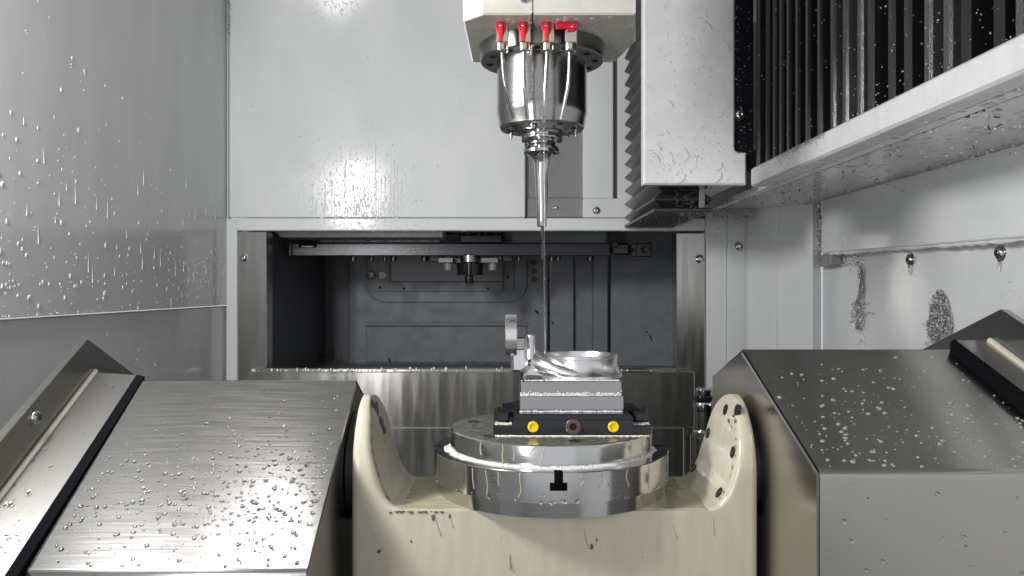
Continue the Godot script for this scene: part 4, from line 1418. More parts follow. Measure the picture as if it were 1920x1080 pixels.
func head() -> void:
	var hu := 0.40
	var o := thing("headstock", "cream headstock box with slanted left corner, above the spindle and valves", "headstock", Vector3(SX, CY + hu, -1.3))
	var cm: Material = M["cream_paint"]
	# footprint (x, depth)
	var fp := func(ins: float) -> PackedVector2Array:
		var o2 := PackedVector2Array()
		for p in [[868, 1.20], [905, 1.17], [1192, 1.17], [1192, 1.30], [1154, 1.42], [885, 1.42]]:
			o2.append(Vector2((p[0] - 960.0) * p[1] / F, p[1]))
		return o2
	var pl: PackedVector2Array = fp.call(0.0)
	# lower shell, bottom at hu, with the front split in two covers by a groove
	var g := Geo.new()
	var fl := PackedVector2Array([pl[0], pl[1], Vector2((998.0 - 960) * 1.17 / F, 1.17), Vector2((998.0 - 960) * 1.17 / F, 1.42), pl[5]])
	var fr := PackedVector2Array([Vector2((1000.0 - 960) * 1.17 / F, 1.17), pl[2], pl[3], pl[4], Vector2((1000.0 - 960) * 1.17 / F, 1.42)])
	var xf := Transform3D(Basis(Vector3(1, 0, 0), Vector3(0, 0, -1), Vector3(0, -1, 0)), Vector3(0, CY + hu, 0))
	# extrude upwards: local z points down, so depth runs up
	g = up_prism(fl, CY + hu, 0.7)
	part("left_cover", g, cm, o)
	g = up_prism(fr, CY + hu, 0.7)
	part("right_cover", g, cm, o)
	g = up_prism(PackedVector2Array([Vector2((997.0 - 960) * 1.19 / F, 1.18), Vector2((1001.0 - 960) * 1.19 / F, 1.18), Vector2((1001.0 - 960) * 1.19 / F, 1.41), Vector2((997.0 - 960) * 1.19 / F, 1.41)]), CY + hu + 0.006, 0.6)
	part("joint", g, M["grime"], o)
	screw(o, P(984, -3, 1.17), Vector3.BACK, 0.006)
	# spindle
	o = thing("spindle", "steel spindle nose with dark right side and bolted flange under the cream head", "spindle", Vector3(SX, CY + 0.263, SZ))
	var at := Transform3D(Basis(), Vector3(SX, CY, SZ))
	g = Geo.new()
	g.lathe(PackedVector2Array([Vector2(0.07, 0.374), Vector2(0.101, 0.374), Vector2(0.1025, 0.376), Vector2(0.1035, 0.3995), Vector2(0.07, 0.3995)]), 72, at, 20)
	part("mounting_flange", g, M["flange_steel"], o)
	for k in 12:
		var t := TAU * k / 12 + 0.13
		g = Geo.new()
		g.lathe(PackedVector2Array([Vector2(0.0, -0.0008), Vector2(0.0055, -0.0008), Vector2(0.0055, 0.001)]), 14, Transform3D(Basis(), Vector3(SX + 0.0875 * cos(t), CY + 0.374, SZ + 0.0875 * sin(t))))
		part("flange_bolt", g, M["hole"], o)
	g = Geo.new()
	g.lathe(PackedVector2Array([Vector2(0.024, 0.263), Vector2(0.0685, 0.263), Vector2(0.0705, 0.2655), Vector2(0.0735, 0.285), Vector2(0.0745, 0.288), Vector2(0.0745, 0.2955), Vector2(0.0740, 0.2958), Vector2(0.0740, 0.2965), Vector2(0.0745, 0.2968), Vector2(0.0745, 0.3742)]), 72, at, 24)
	part("spindle_nose", g, M["spindle_steel"], o)
	for k in 8:
		var t := TAU * k / 8 + 0.25
		g = Geo.new()
		g.lathe(PackedVector2Array([Vector2(0.0, -0.0006), Vector2(0.0045, -0.0006), Vector2(0.0045, 0.001)]), 14, Transform3D(Basis(), Vector3(SX + 0.054 * cos(t), CY + 0.263, SZ + 0.054 * sin(t))))
		part("face_bolt", g, M["hole"], o)
	for t in [0.6, 2.1, 2.65, 0.2, 4.4]:
		g = Geo.new()
		g.lathe(PackedVector2Array([Vector2(0.0, -0.009), Vector2(0.0022, -0.009), Vector2(0.0026, -0.007), Vector2(0.0026, 0.001)]), 12, Transform3D(Basis(), Vector3(SX + 0.058 * cos(t), CY + 0.263, SZ - 0.058 * sin(t))))
		part("face_nozzle", g, M["chrome"], o)
	g = Geo.new()
	g.lathe(PackedVector2Array([Vector2(0.02, 0.2565), Vector2(0.042, 0.2565), Vector2(0.044, 0.258), Vector2(0.044, 0.2635)]), 48, at, 20)
	part("nose_ring", g, M["spindle_steel"], o)
	g = Geo.new()
	g.lathe(PackedVector2Array([Vector2(0.020, 0.2475), Vector2(0.0235, 0.2475), Vector2(0.0235, 0.2570)]), 40, at, 20)
	part("inner_ring", g, M["chrome"], o)
	# holder
	o = thing("tool_holder", "slim polished shrink-fit tool holder tapering down from the spindle", "tool holder", Vector3(SX, CY + 0.1, SZ))
	var k := 1.33 / F
	g = Geo.new()
	var pr := PackedVector2Array()
	for q in [[0, 425], [8.2, 425], [8.8, 423], [10.5, 380], [12.5, 335], [14.2, 308], [16, 301], [19, 295.5], [23.5, 291], [28, 289], [32.5, 288.5], [34.5, 287], [34.5, 282], [27.5, 275], [26.5, 273], [26.5, 268], [34, 261], [34.3, 259], [34.3, 249], [33, 247], [24, 246.5]]:
		pr.append(Vector2(q[0] * k, (540.0 - q[1]) * k))
	g.lathe(pr, 64, at, 28)
	part("holder_body", g, M["chrome"], o)
	for s in [-1.0, 1.0]:
		g = Geo.new()
		g.box(Vector3(SX + s * 0.029, CY + (540.0 - 256.0) * k, SZ), Vector3(0.009, 0.018, 0.016), 0.001)
		part("drive_key", g, M["dark_steel"], o)
	for y in [252.5, 257.0]:
		g = Geo.new()
		g.lathe(PackedVector2Array([Vector2(34.0 * k, -0.0006), Vector2(34.6 * k, 0.0), Vector2(34.0 * k, 0.0006)]), 48, Transform3D(Basis(), Vector3(SX, CY + (540.0 - y) * k, SZ)))
		part("groove_line", g, M["dark_steel"], o)
	o = thing("end_mill", "thin steel cutter held in the tip of the tool holder", "cutting tool", Vector3(SX, CY + 0.08, SZ))
	g = Geo.new()
	g.lathe(PackedVector2Array([Vector2(0, -0.055), Vector2(0.0016, -0.055), Vector2(0.0017, -0.020), Vector2(0.0028, -0.017), Vector2(0.0029, 0.004)]), 16, Transform3D(Basis(), Vector3(SX + 0.001, CY + (540.0 - 425.0) * k, SZ)), 20)
	part("shank", g, M["dark_steel"], o)
	# coolant valves with red levers
	var names := ["first red-handled coolant valve from the spindle's left, lever down", "second red-handled coolant valve from the left, lever down", "third red-handled coolant valve, lever down, its pipe feeding the falling jet", "fourth coolant valve, red lever turned sideways"]
	var xs := [941.0, 983.0, 1027.0, 1069.0]
	var lines := [[[941, 98, 1.215], [944, 140, 1.222], [949, 168, 1.226], [963, 222, 1.243]], [[982, 98, 1.215], [982, 140, 1.22], [983.5, 168, 1.224], [989, 223, 1.238]], [[1026, 98, 1.215], [1024, 140, 1.218], [1021.5, 178, 1.222], [1019.5, 229, 1.234]], [[1068, 98, 1.215], [1067, 140, 1.222], [1064, 166, 1.226], [1052, 223, 1.240]]]
	for i in 4:
		var d := 1.215
		var kk := d / F
		var x: float = xs[i]
		var v := thing("coolant_valve", names[i], "valve", P(x, 98, d), "coolant valves round the spindle")
		g = Geo.new()
		g.box(P(x + 1.5, 63, d), Vector3(23 * kk, 40 * kk, 20 * kk), 2.0 * kk)
		g.lathe(hex_profile(12 * kk, 8 * kk), 6, Transform3D(Basis(), P(x + 1, 47, d)))
		part("valve_body", g, M["nickel"], v)
		g = Geo.new()
		g.lathe(PackedVector2Array([Vector2(5 * kk, -16 * kk), Vector2(10 * kk, -15.5 * kk), Vector2(12.5 * kk, -13 * kk), Vector2(13 * kk, -1.5 * kk), Vector2(11 * kk, 0), Vector2(5 * kk, 0)]), 6, Transform3D(Basis(Vector3.UP, 0.4), P(x, 82, d)), 10)
		part("hex_nut", g, M["nickel"], v)
		g = Geo.new()
		var arr := []
		for q in lines[i]:
			arr.append(P(q[0], q[1], q[2]))
		var sl := smooth_line(arr, 8)
		g.tube(sl, even(sl.size(), 3.7 * kk), 14)
		part("pipe", g, M["chrome"], v)
		# lever
		var lv := Geo.new()
		var dz := d - 0.0115
		var hub := Vector2(x - 2, 47)
		var poly := []
		if i < 3:
			for a in 14:
				var t := PI + PI * a / 13.0
				poly.append([hub.x + 9.5 * cos(t), hub.y + 10 * sin(t)])
			poly.append_array([[hub.x + 9.5, hub.y + 8], [hub.x + 4.5, hub.y + 18], [hub.x + 3.2, hub.y + 30], [hub.x - 3.5, hub.y + 30], [hub.x - 5.5, hub.y + 12], [hub.x - 9.5, hub.y + 6]])
		else:
			hub = Vector2(1073, 49)
			for a in 12:
				var t := -PI / 2 + PI * a / 11.0 * 1.0
				poly.append([hub.x + 10 * cos(t), hub.y + 9.5 * sin(t)])
			poly.append_array([[hub.x - 9, hub.y + 9.5], [hub.x - 11, hub.y + 5], [hub.x - 31, hub.y + 5], [hub.x - 31, hub.y - 8], [hub.x - 12, hub.y - 8.5]])
		lv.prism(flat_poly(poly, dz), 3.5 * kk, Transform3D(Basis(), Vector3(0, 0, -dz)), 1.2 * kk)
		if i < 3:
			lv.prism(flat_poly([[hub.x - 4.2, hub.y - 11], [hub.x + 4.2, hub.y - 11], [hub.x + 3.6, hub.y + 30], [hub.x - 3.6, hub.y + 30]], dz - 0.003), 5.5 * kk, Transform3D(Basis(), Vector3(0, 0, -dz + 0.003)), 1.2 * kk)
		else:
			lv.prism(flat_poly([[hub.x - 31, hub.y - 7], [hub.x + 11, hub.y - 8], [hub.x + 11, hub.y + 3], [hub.x - 31, hub.y + 4.5]], dz - 0.003), 5.5 * kk, Transform3D(Basis(), Vector3(0, 0, -dz + 0.003)), 1.2 * kk)
		var lever := part("lever", lv, M["red_plastic"], v)
		screw(lever, P(hub.x, hub.y, dz - 0.003), Vector3.BACK, 2.6 * kk)
	# falling coolant jet
	g = Geo.new()
	var jet := PackedVector3Array()
	var jr := PackedFloat32Array()
	for i in 24:
		var t := i / 23.0
		jet.append(P(lerpf(1019.5, 1021.5, t), lerpf(229, 664, t), 1.234))
		jr.append(0.0010 + 0.0003 * sin(i * 2.1) * t)
	g.tube(jet, jr, 8)
	tag(part("coolant_jet", g, M["water"]), "hair-thin coolant jet falling from a nozzle past the tool onto the workpiece", "coolant jet")

func hex_profile(r: float, h: float) -> PackedVector2Array:
	return PackedVector2Array([Vector2(0, -h), Vector2(r, -h), Vector2(r, h), Vector2(0, h)])

func up_prism(fp: PackedVector2Array, y0: float, height: float) -> Geo:     # footprint in (x, depth), extruded upwards from y0, lower edge chamfered
	var g := Geo.new()
	g.prism(fp, height, Transform3D(Basis(Vector3(1, 0, 0), Vector3(0, 0, -1), Vector3(0, -1, 0)), Vector3(0, y0, 0)), 0.0025)
	var o := Geo.new()
	for i in range(0, g.v.size(), 3):                                       # the frame is mirrored: turn the faces round
		o.v.append_array(PackedVector3Array([g.v[i], g.v[i + 2], g.v[i + 1]]))
		for j in 3:
			o.n.append(-g.n[i])
	return o

func fitting() -> void:
	var d := 1.72
	var k := d / F
	var o := thing("pipe_fitting", "upright chrome pipe fitting with black rings behind the right yoke arm", "pipe fitting", P(1320, 900, d))
	var at := Transform3D(Basis(), P(1319, 540, d))
	var ring := func(called: String, pr: Array, m: String) -> void:
		var q := PackedVector2Array()
		for p in pr:
			q.append(Vector2(p[0] * k, (540.0 - p[1]) * k))
		var g := Geo.new()
		g.lathe(q, 40, at, 28)
		part(called, g, M[m], o)
	ring.call("cap", [[8, 741], [15.5, 741], [16, 739], [16, 731], [14, 728], [8, 727.5], [0, 727.5]], "chrome")
	ring.call("seal_ring", [[12, 752], [16.5, 751.5], [18, 748], [18, 744], [16, 741], [12, 741]], "black_gloss")
	ring.call("collar", [[14, 770], [18, 768], [18.5, 765], [18.5, 757], [16.5, 753], [12, 752]], "chrome")
	ring.call("stem", [[16.5, 806], [16.5, 770], [12, 769.5]], "spindle_steel")
	ring.call("band", [[20, 820], [21.5, 818], [21.5, 808], [19.5, 805], [15, 804]], "nickel")
	ring.call("barrel", [[20.5, 1200], [20.5, 820.5], [12, 820]], "spindle_steel")

# ------------------------------------------------------------------ wet and swarf
func wet() -> void:
	# left housing top
	var R := func(x: float, d: float, h: float) -> Vector3: return Vector3(x, CY + h, -d)
	var xr := -0.2545
	var xl := -0.604
	var a: Vector3 = R.call(xl, LH[0], LH[1])
	var w: Vector3 = R.call(xl, LH[2], LH[3]) - a
	var u := Vector3(xr - xl, 0, 0)
	var nrm := w.cross(u).normalized()
	if nrm.y < 0:
		nrm = -nrm
	var l := []
	drops_on(l, a + u * 0.03 + w * 0.05, u * 0.95, w * 0.93, nrm, 760, 0.0009, 0.0035, func(s: float, t: float) -> float: return clampf(t * 1.9 - 0.25, 0.05, 1.0) * clampf(0.35 + s * 0.9, 0, 1) * (1.0 if t < 0.82 else 0.45))
	scatter("coolant_spatter", "clear coolant drops beaded on the sloping top of the brushed left housing", "coolant drops", drop_mesh, M["water"], l)
	l = []
	a = R.call(-0.683, 1.30, -0.147)
	w = R.call(-0.683, 0.93, -0.362) - a
	u = Vector3(0.06, -0.003, 0)
	drops_on(l, a, u, w, nrm, 60, 0.0008, 0.0032, func(s: float, t: float) -> float: return clampf(t * 1.2, 0.15, 1.0))
	scatter("coolant_spatter", "clear coolant drops on the narrow fixed panel beside the left rubber wiper", "coolant drops", drop_mesh, M["water"], l)
	# right housing top
	a = R.call(0.3765, RH[0], RH[1])
	w = R.call(0.3765, RH[2], RH[3]) - a
	u = Vector3(0.335, 0, 0)
	nrm = w.cross(u).normalized()
	if nrm.y < 0:
		nrm = -nrm
	l = []
	drops_on(l, a + u * 0.03 + w * 0.08, u * 0.95, w * 0.9, nrm, 300, 0.0008, 0.0034, func(s: float, t: float) -> float: return clampf(t * 0.9 + 0.2, 0.05, 1.0))
	scatter("coolant_spatter", "whitish coolant drops on the sloping top of the right housing", "coolant drops", drop_mesh, M["grey_drop"], l)
	l = []
	drops_on(l, R.call(0.39, RH[2] - 0.0005, RH[3] - 0.01), Vector3(0.26, 0, 0), Vector3(0, -0.13, 0), Vector3.BACK, 26, 0.001, 0.0036, func(s: float, t: float) -> float: return 0.7, 1.3, Vector3.DOWN)
	scatter("coolant_spatter", "few clear drops on the upright front of the right housing", "coolant drops", drop_mesh, M["water"], l)
	# left wall
	l = []
	var base := on_x(0, 590, XL)
	drops_on(l, Vector3(XL, CY - 0.05, -1.30), Vector3(0, 0, -0.75), Vector3(0, 0.52, 0), Vector3.RIGHT, 210, 0.0010, 0.0036, func(s: float, t: float) -> float: return clampf(1.05 - s * 0.9, 0.05, 1.0) * clampf(1.0 - t * 1.15, 0.06, 1.0), 2.0, Vector3.DOWN)
	drops_on(l, Vector3(XL, CY - 0.05, -1.95), Vector3(0, 0, -0.48), Vector3(0, 0.20, 0), Vector3.RIGHT, 170, 0.0009, 0.0026, func(s: float, t: float) -> float: return clampf(1.0 - t * 1.0, 0.03, 1.0) * clampf(s * 1.5, 0.1, 1.0), 3.0, Vector3.DOWN)
	drops_on(l, Vector3(XL, CY - 0.052, -1.30), Vector3(0, 0, -1.13), Vector3(0, 0.004, 0), Vector3.RIGHT, 40, 0.0010, 0.0026, func(s: float, t: float) -> float: return 1.0, 1.4, Vector3.DOWN)
	drops_on(l, Vector3(XL - 0.008, CY - 0.20, -1.30), Vector3(0, 0, -1.1), Vector3(0, 0.13, 0), Vector3.RIGHT, 50, 0.001, 0.0026, func(s: float, t: float) -> float: return 0.5, 1.8, Vector3.DOWN)
	drops_on(l, Vector3(XL, CY + 0.1, -1.36), Vector3(0, 0, -1.0), Vector3(0, 0.6, 0), Vector3.RIGHT, 60, 0.0008, 0.002, func(s: float, t: float) -> float: return clampf(1.0 - s, 0.1, 1.0), 1.5, Vector3.DOWN)
	var lr := Geo.new()
	for i in 34:
		var zz := rng.randf_range(-2.40, -1.32)
		var yy := CY + rng.randf_range(0.03, 0.34)
		var ln := rng.randf_range(0.02, 0.07)
		lr.tube(PackedVector3Array([Vector3(XL - 0.0006, yy, zz), Vector3(XL - 0.0002, yy - ln * 0.5, zz + rng.randfn(0, 0.001)), Vector3(XL, yy - ln, zz), Vector3(XL - 0.001, yy - ln - 0.003, zz)]), PackedFloat32Array([0.0002, 0.0006, 0.0013, 0.0004]), 8)
	tag(part("coolant_run", lr, M["wall_paint_left"]), "thin wet runs trickling down the glossy left wall", "coolant runs", "", "stuff")
	scatter("coolant_spatter", "pale coolant drops running down the glossy left wall", "coolant drops", drop_mesh, M["milky_drop"], l)
	# back panel near the lamp reflections
	l = []
	for i in 900:
		var px := 672 + rng.randfn(0, 44)
		var py := 408 - absf(rng.randfn(0, 62))
		l.append(drop_tf(P(px, py, WALL - 0.0001), Vector3.BACK, rng.randf_range(0.0009, 0.0026), rng.randf_range(1.0, 3.0)))
	for i in 260:
		l.append(drop_tf(P(632 + rng.randfn(0, 26), -8 + rng.randfn(0, 22), WALL - 0.0001), Vector3.BACK, rng.randf_range(0.0009, 0.0024), rng.randf_range(1.0, 2.0)))
	for i in 240:
		l.append(drop_tf(P(700 + rng.randfn(0, 70), 411 + rng.randf() * 20, WALL - 0.0121), Vector3.BACK, rng.randf_range(0.0009, 0.0024), rng.randf_range(1.0, 1.6)))
	for i in 70:
		l.append(drop_tf(P(rng.randf_range(435, 980), rng.randf_range(0, 400), WALL - 0.0001), Vector3.BACK, rng.randf_range(0.0006, 0.0016), 1.2))
	scatter("coolant_spatter", "fine coolant mist beads on the wide grey back panel and lintel", "coolant drops", drop_mesh, M["wall_bead"], l)
	var gr := Geo.new()
	for i in 46:
		var px := 678 + rng.randfn(0, 40)
		var ya := 408 - absf(rng.randfn(0, 55)) - 12
		var aa := P(px, ya, WALL + 0.0004)
		var bb := P(px + rng.randf_range(-1, 1), 408, WALL + 0.0002)
		gr.tube(PackedVector3Array([aa, aa.lerp(bb, 0.1), aa.lerp(bb, 0.5), bb]), PackedFloat32Array([0.0002, 0.0016, 0.0012, 0.0009]), 8, false)
	tag(part("coolant_run", gr, M["wall_bead"]), "wet runs streaking down the wide back panel to the lintel", "coolant runs", "", "stuff")
	var specks := []
	for i in 46:
		specks.append(chip_at(P(rng.randf_range(440, 980), rng.randf_range(5, 400), WALL - 0.0005), rng.randf_range(0.002, 0.007)))
	scatter("loose_swarf", "sparse dark specks of swarf on the wide back panel", "swarf", chip_meshes[1], M["grime"], specks)
	# drips under lintel and along the sill
	l = []
	for i in 16:
		l.append(drop_tf(P([1010, 1030, 1099, 1119, 1169, 700, 760, 812, 870, 520, 560, 610, 650, 930, 970, 1140][i], 432.5, WALL - 0.004), Vector3.DOWN, rng.randf_range(0.003, 0.005), 1.0))
	for i in 190:
		var px := rng.randf_range(473, 1270)
		if px > 800 and rng.randf() < 0.5:
			px = rng.randf_range(473, 720)
		l.append(drop_tf(P(px, rng.randf_range(693, 707) - (4 if px > 700 else 0), WALL - 0.0305), Vector3.BACK, rng.randf_range(0.0015, 0.0036), rng.randf_range(1.2, 2.6)))
	scatter("coolant_spatter", "pale drips hanging along the lintel and the steel sill edge", "coolant drops", drop_mesh, M["milky_drop"], l)
	l = []
	for i in 420:
		var x := rng.randf_range(XB + 0.02, XR - 0.01)
		var r := rng.randf_range(0.002, 0.008)
		if absf(x - 0.6175) < 0.01:
			continue
		l.append(Transform3D(Basis(Vector3(r, 0, 0), Vector3(0, -r * 0.22, 0), Vector3(0, 0, -r * rng.randf_range(0.8, 1.8))), Vector3(x, CY + (0.231 if x < 0.6175 else 0.236), rng.randf_range(-2.3, -0.85))))
	scatter("coolant_spatter", "flat wet blots hanging on the underside of the white beam", "coolant drops", drop_mesh, M["wet_blot"], l)
	l = []
	for i in 70:
		var x := rng.randf_range(SX - 0.06, SX + 0.105)
		var r := rng.randf_range(0.002, 0.005)
		l.append(Transform3D(Basis(Vector3(r, 0, 0), Vector3(0, -r * 0.3, 0), Vector3(0, 0, -r * 1.3)), Vector3(x, CY + 0.4, rng.randf_range(-1.40, -1.18))))
	scatter("coolant_spatter", "wet blots on the underside of the cream headstock", "coolant drops", drop_mesh, M["wall_bead"], l)
	# foam between the table steps
	var ball := SphereMesh.new()
	ball.radius = 1.0
	ball.height = 2.0
	ball.radial_segments = 10
	ball.rings = 6
	l = []
	for i in 4200:
		var t := rng.randfn(PI / 2 + 0.25, 0.85)
		var ww := 0.0105 * clampf(0.30 + 0.5 * sin(t - 0.35) + 0.22 * sin(t * 5.0) + 0.16 * sin(t * 13.0) + 0.1 * sin(t * 31.0), 0.10, 1.0)
		var f := rng.randf()
		var r := 0.1667 + f * ww * rng.randf_range(0.7, 1.35)
		var s := rng.randf_range(0.0004, 0.0015) * (1.0 - 0.4 * f)
		l.append(Transform3D(Basis().scaled(Vector3(s, s * 0.7, s)), Vector3(TX + cos(t) * r, CY - 0.2623 + s * 0.3 + 0.0026 * (1.0 - f) * rng.randf(), TZ + sin(t) * r)))
	scatter("foam", "white foam ring lying between the two steps of the rotary table", "foam", ball, M["foam"], l)
	l = []
	var cx := 0.0945
	for i in 2600:
		var q := rng.randf()
		var p: Vector3
		var s := rng.randf_range(0.0005, 0.0013)
		if q < 0.34:                                                      # round the foot of the black plate
			p = Vector3(cx + rng.randf_range(-0.124, 0.118), CY - 0.2292, -1.33 + 0.087 + absf(rng.randfn(0, 0.004)))
		elif q < 0.52:
			p = Vector3(cx + rng.randf_range(-0.082, 0.080), CY - 0.196 + absf(rng.randfn(0, 0.0008)), -1.345 + 0.0785 + absf(rng.randfn(0, 0.0025)))
		elif q < 0.80:
			p = Vector3(cx + rng.randf_range(-0.081, 0.079), CY - 0.171 + absf(rng.randfn(0, 0.0022)), -1.345 + 0.0752 + rng.randf() * 0.002)
		elif q < 0.9:
			p = Vector3(cx + (-0.108 + rng.randf_range(-0.013, 0.013)) * (1.0 if rng.randf() < 0.7 else -1.0), CY - 0.2292 + 0.0150 + absf(rng.randfn(0, 0.0012)), -1.33 + rng.randf_range(0.063, 0.080))
		else:
			p = Vector3(cx + rng.randf_range(-0.08, 0.08), CY - 0.148, -1.345 + 0.06 + rng.randf() * 0.012)
		l.append(Transform3D(Basis().scaled(Vector3(s, s * 0.8, s)), p))
	scatter("foam", "white foam along the edges of the black plate and the aluminium block", "foam", ball, M["foam"], l)
	# beads and runs on the table rim
	l = []
	for i in 34:
		var t := rng.randf_range(0.15, PI - 0.15)
		var dirv := Vector3(cos(t), 0, sin(t))
		l.append(drop_tf(Vector3(TX, CY - 0.305 + rng.randfn(0, 0.0012), TZ) + dirv * 0.193, dirv, rng.randf_range(0.0018, 0.0038), 1.0))
	for i in 26:
		var t := rng.randf_range(0.15, PI - 0.15)
		var dirv := Vector3(cos(t), 0, sin(t))
		l.append(drop_tf(Vector3(TX, CY - rng.randf_range(0.268, 0.3), TZ) + dirv * 0.193, dirv, rng.randf_range(0.0006, 0.0014), 2.0))
	scatter("coolant_spatter", "clear beads hanging on the lower rim of the rotary table", "coolant drops", drop_mesh, M["water"], l)
	var g := Geo.new()
	for q in [[1.95, 0.022], [2.06, 0.03], [1.75, 0.012], [1.66, 0.026], [2.3, 0.02], [1.2, 0.012], [0.8, 0.02], [0.6, 0.015]]:
		var pts := []
		for i in 5:
			var t: float = q[0] + rng.randf_range(-0.01, 0.01) + (0.05 * i / 4.0 if q[0] > 1.6 and q[0] < 1.8 else 0.0)
			pts.append(Vector3(TX + cos(t) * 0.1662, CY - 0.2312 - q[1] * i / 4.0, TZ + sin(t) * 0.1662))
		var sl := smooth_line(pts, 5)
		g.tube(sl, even(sl.size(), 0.0011), 6)
	for q in [[2.25, 0.03], [2.12, 0.036], [2.02, 0.02], [1.85, 0.034], [1.2, 0.03], [1.0, 0.025], [0.75, 0.034], [1.38, 0.02]]:
		var pts := []
		for i in 5:
			var t: float = q[0] + rng.randf_range(-0.012, 0.012)
			pts.append(Vector3(TX + cos(t) * 0.1932, CY - 0.2655 - q[1] * i / 4.0, TZ + sin(t) * 0.1932))
		var sl := smooth_line(pts, 5)
		g.tube(sl, even(sl.size(), 0.0009), 6)
	var run := part("coolant_run", g, M["coolant_film"])
	tag(run, "thin yellowish coolant runs down the sides of the rotary table", "coolant runs", "", "stuff")
	# swarf
	swarf_patch("oval mound of bright aluminium chips stuck to the right wall above the housing", 1400, func() -> Vector3:
		var t := rng.randf() * TAU
		var r := sqrt(rng.randf())
		return on_x(1762 + cos(t) * 24 * r * (1.0 if sin(t) > 0 else 0.8), 600 + sin(t) * 56 * r, XR - 0.003 - 0.014 * (1.0 - r * r) * rng.randf()), 0.005, 0.010)
	swarf_patch("ragged streak of chips hanging below the cover on the right wall", 700, func() -> Vector3:
		var y := rng.randf_range(478, 616)
		var ww := 3.0 + (9.0 if y > 555 else 0.0) * sin(clampf((y - 555) / 60.0, 0, 1) * PI)
		if y < 500:
			return on_x(rng.randf_range(1562, 1618), y, XR - 0.004 - 0.01 * rng.randf())
		return on_x(1614 - (4 if y > 555 else 0) + rng.randfn(0, ww * 0.6), y, XR - 0.003 - 0.008 * rng.randf()), 0.005, 0.009)
	swarf_patch("upright band of chips caught at the end of the wall cover", 420, func() -> Vector3:
		return on_x(1537.5 + rng.randfn(0, 2.5), rng.randf_range(380, 478), XC + 0.004 + rng.randf() * 0.006), 0.005, 0.009)
	swarf_patch("dark clump of chips under the near end of the beam", 420, func() -> Vector3:
		return P(rng.randf_range(1338, 1412), 393 + absf(rng.randfn(0, 9)), rng.randf_range(2.30, 2.40)), 0.005, 0.011)
	swarf_patch("dark scatter of chips under the beam where it meets the right wall", 420, func() -> Vector3:
		return Vector3(XC - 0.004 - absf(rng.randfn(0, 0.02)), CY + 0.233, rng.randf_range(-2.25, -0.95)), 0.003, 0.008)
	swarf_patch("thin line of chips in the corner seam of the right wall", 240, func() -> Vector3:
		return P(1418 + rng.randfn(0, 1.4), 400 + 250 * pow(rng.randf(), 0.8), WALL - 0.004), 0.003, 0.0055)
	swarf_patch("thick cord of chips in the top corner between left wall and back panel", 260, func() -> Vector3:
		return P(428 + rng.randfn(0, 2.0), rng.randf_range(-60, 64), WALL - 0.006 - rng.randf() * 0.008), 0.003, 0.0065)
	swarf_patch("small heap of chips on the near top of the white beam", 300, func() -> Vector3:
		var t := rng.randf()
		return on_x(lerpf(1455, 1545, t), lerpf(292, 250, t) + absf(rng.randfn(0, 5.0)) * (1.4 - t), XB - 0.002), 0.002, 0.0045)
	var l2 := []
	for i in 220:                                                         # single chips
		l2.append(chip_at(P(rng.randf_range(1212, 1396), 345 - 345 * pow(rng.randf(), 1.6), 1.858), rng.randf_range(0.002, 0.0055)))
	var curls := []
	for i in 30:
		var fl := Basis(Vector3.BACK, rng.randfn(PI / 2, 0.6)) * Basis(Vector3.RIGHT, PI / 2)
		var cs := rng.randf_range(0.008, 0.028)
		curls.append(Transform3D(fl.scaled(Vector3.ONE * cs), P(rng.randf_range(1225, 1390), 340 - 330 * pow(rng.randf(), 2.4), 1.8585)))
	for i in 26:
		var cs := rng.randf_range(0.010, 0.022)
		curls.append(Transform3D((Basis(Vector3.BACK, rng.randf() * TAU) * Basis(Vector3.RIGHT, PI / 2)).scaled(Vector3.ONE * cs), P(rng.randf_range(1325, 1530), rng.randf_range(430, 640), WALL + 0.001) if i < 10 else on_x(rng.randf_range(1640, 1910), rng.randf_range(290, 560), XC - 0.001 if i < 18 else XR - 0.001)))
	scatter("loose_swarf", "long thin curls of swarf stuck to the white panel and the right wall", "swarf", chip_meshes[3], M["bright_swarf"], curls)
	for i in 260:
		l2.append(chip_at(on_x(rng.randf_range(1412, 1915), rng.randf_range(5, 300), XB + 0.01), rng.randf_range(0.0015, 0.005)))
	for i in 60:
		l2.append(chip_at(P(rng.randf_range(1380, 1412), rng.randf_range(0, 284), 1.869), rng.randf_range(0.0015, 0.005)))
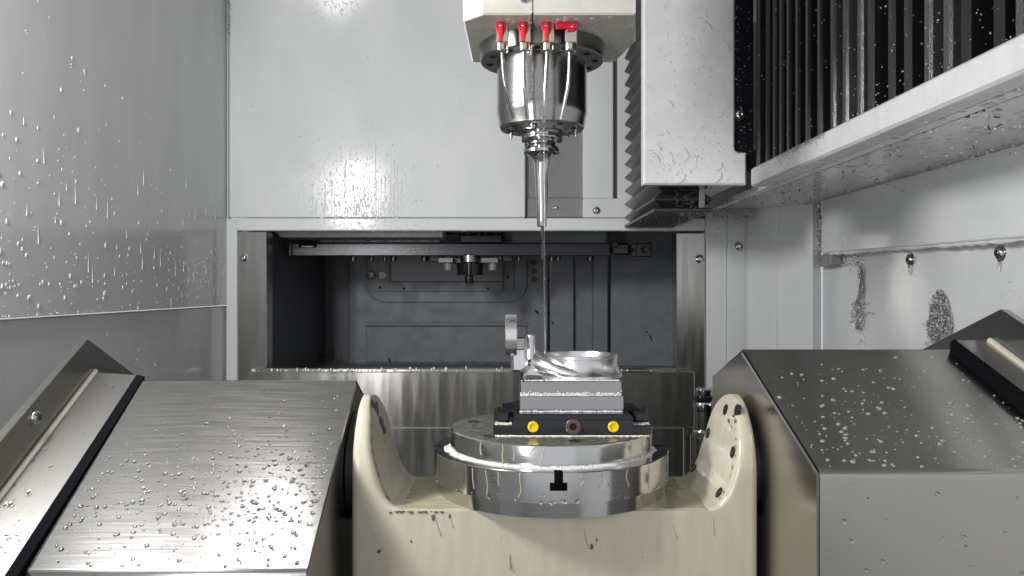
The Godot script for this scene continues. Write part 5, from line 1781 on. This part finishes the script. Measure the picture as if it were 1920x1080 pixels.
	for i in 150:
		l2.append(chip_at(on_x(rng.randf_range(1560, 1915), rng.randf_range(290, 650), XR - 0.0005 if rng.randf() < 0.6 else XC - 0.0005), rng.randf_range(0.002, 0.005)))
	for i in 60:
		l2.append(chip_at(P(rng.randf_range(1325, 1415), rng.randf_range(440, 660), WALL + 0.001), rng.randf_range(0.002, 0.006)))
	scatter("loose_swarf", "single bright chips sprinkled over the white panel, black pleats and right wall", "swarf", chip_meshes[2], M["bright_swarf"], l2)
	l2 = []
	for i in 500:
		l2.append(chip_at(Vector3(rng.randf_range(0.345, 0.485), CY + 0.181 + rng.randf() * 0.004, rng.randf_range(-2.44, -1.93)), rng.randf_range(0.004, 0.012)))
	for i in 220:
		l2.append(chip_at(Vector3(rng.randf_range(0.39, 0.48), CY + rng.randf_range(0.19, 0.26), -1.925), rng.randf_range(0.002, 0.006)))
	for i in 90:
		l2.append(chip_at(Vector3(rng.randf_range(XB + 0.02, XR), CY + 0.230, rng.randf_range(-2.3, -0.9)), rng.randf_range(0.003, 0.009)))
	for i in 260:
		l2.append(chip_at(Vector3(0.6175 + rng.randfn(0, 0.004), CY + 0.237, rng.randf_range(-2.3, -0.9)), rng.randf_range(0.004, 0.010)))
	scatter("loose_swarf", "oily chips clinging under the black folds and the beam", "swarf", chip_meshes[0], M["grime"], l2)

func drop_tf(at: Vector3, nrm: Vector3, r: float, long: float) -> Transform3D:
	var b := frame(nrm)
	if absf(nrm.y) < 0.5:
		var x := Vector3.UP.cross(nrm).normalized()
		b = Basis(x, nrm, x.cross(nrm))
	return Transform3D(b.scaled_local(Vector3(r, r * 0.8, r * long)), at)

func swarf_patch(label: String, count: int, where: Callable, smin: float, smax: float) -> void:
	var l := []
	for i in count:
		var p: Vector3 = where.call()
		if i % 9 == 0:
			p += Vector3(0, -absf(rng.randfn(0, 0.022)), rng.randfn(0, 0.012))
		l.append(chip_at(p, rng.randf_range(smin, smax)))
	scatter("swarf_clump", label, "swarf", chip_meshes[rng.randi() % 2], M["swarf"], l)
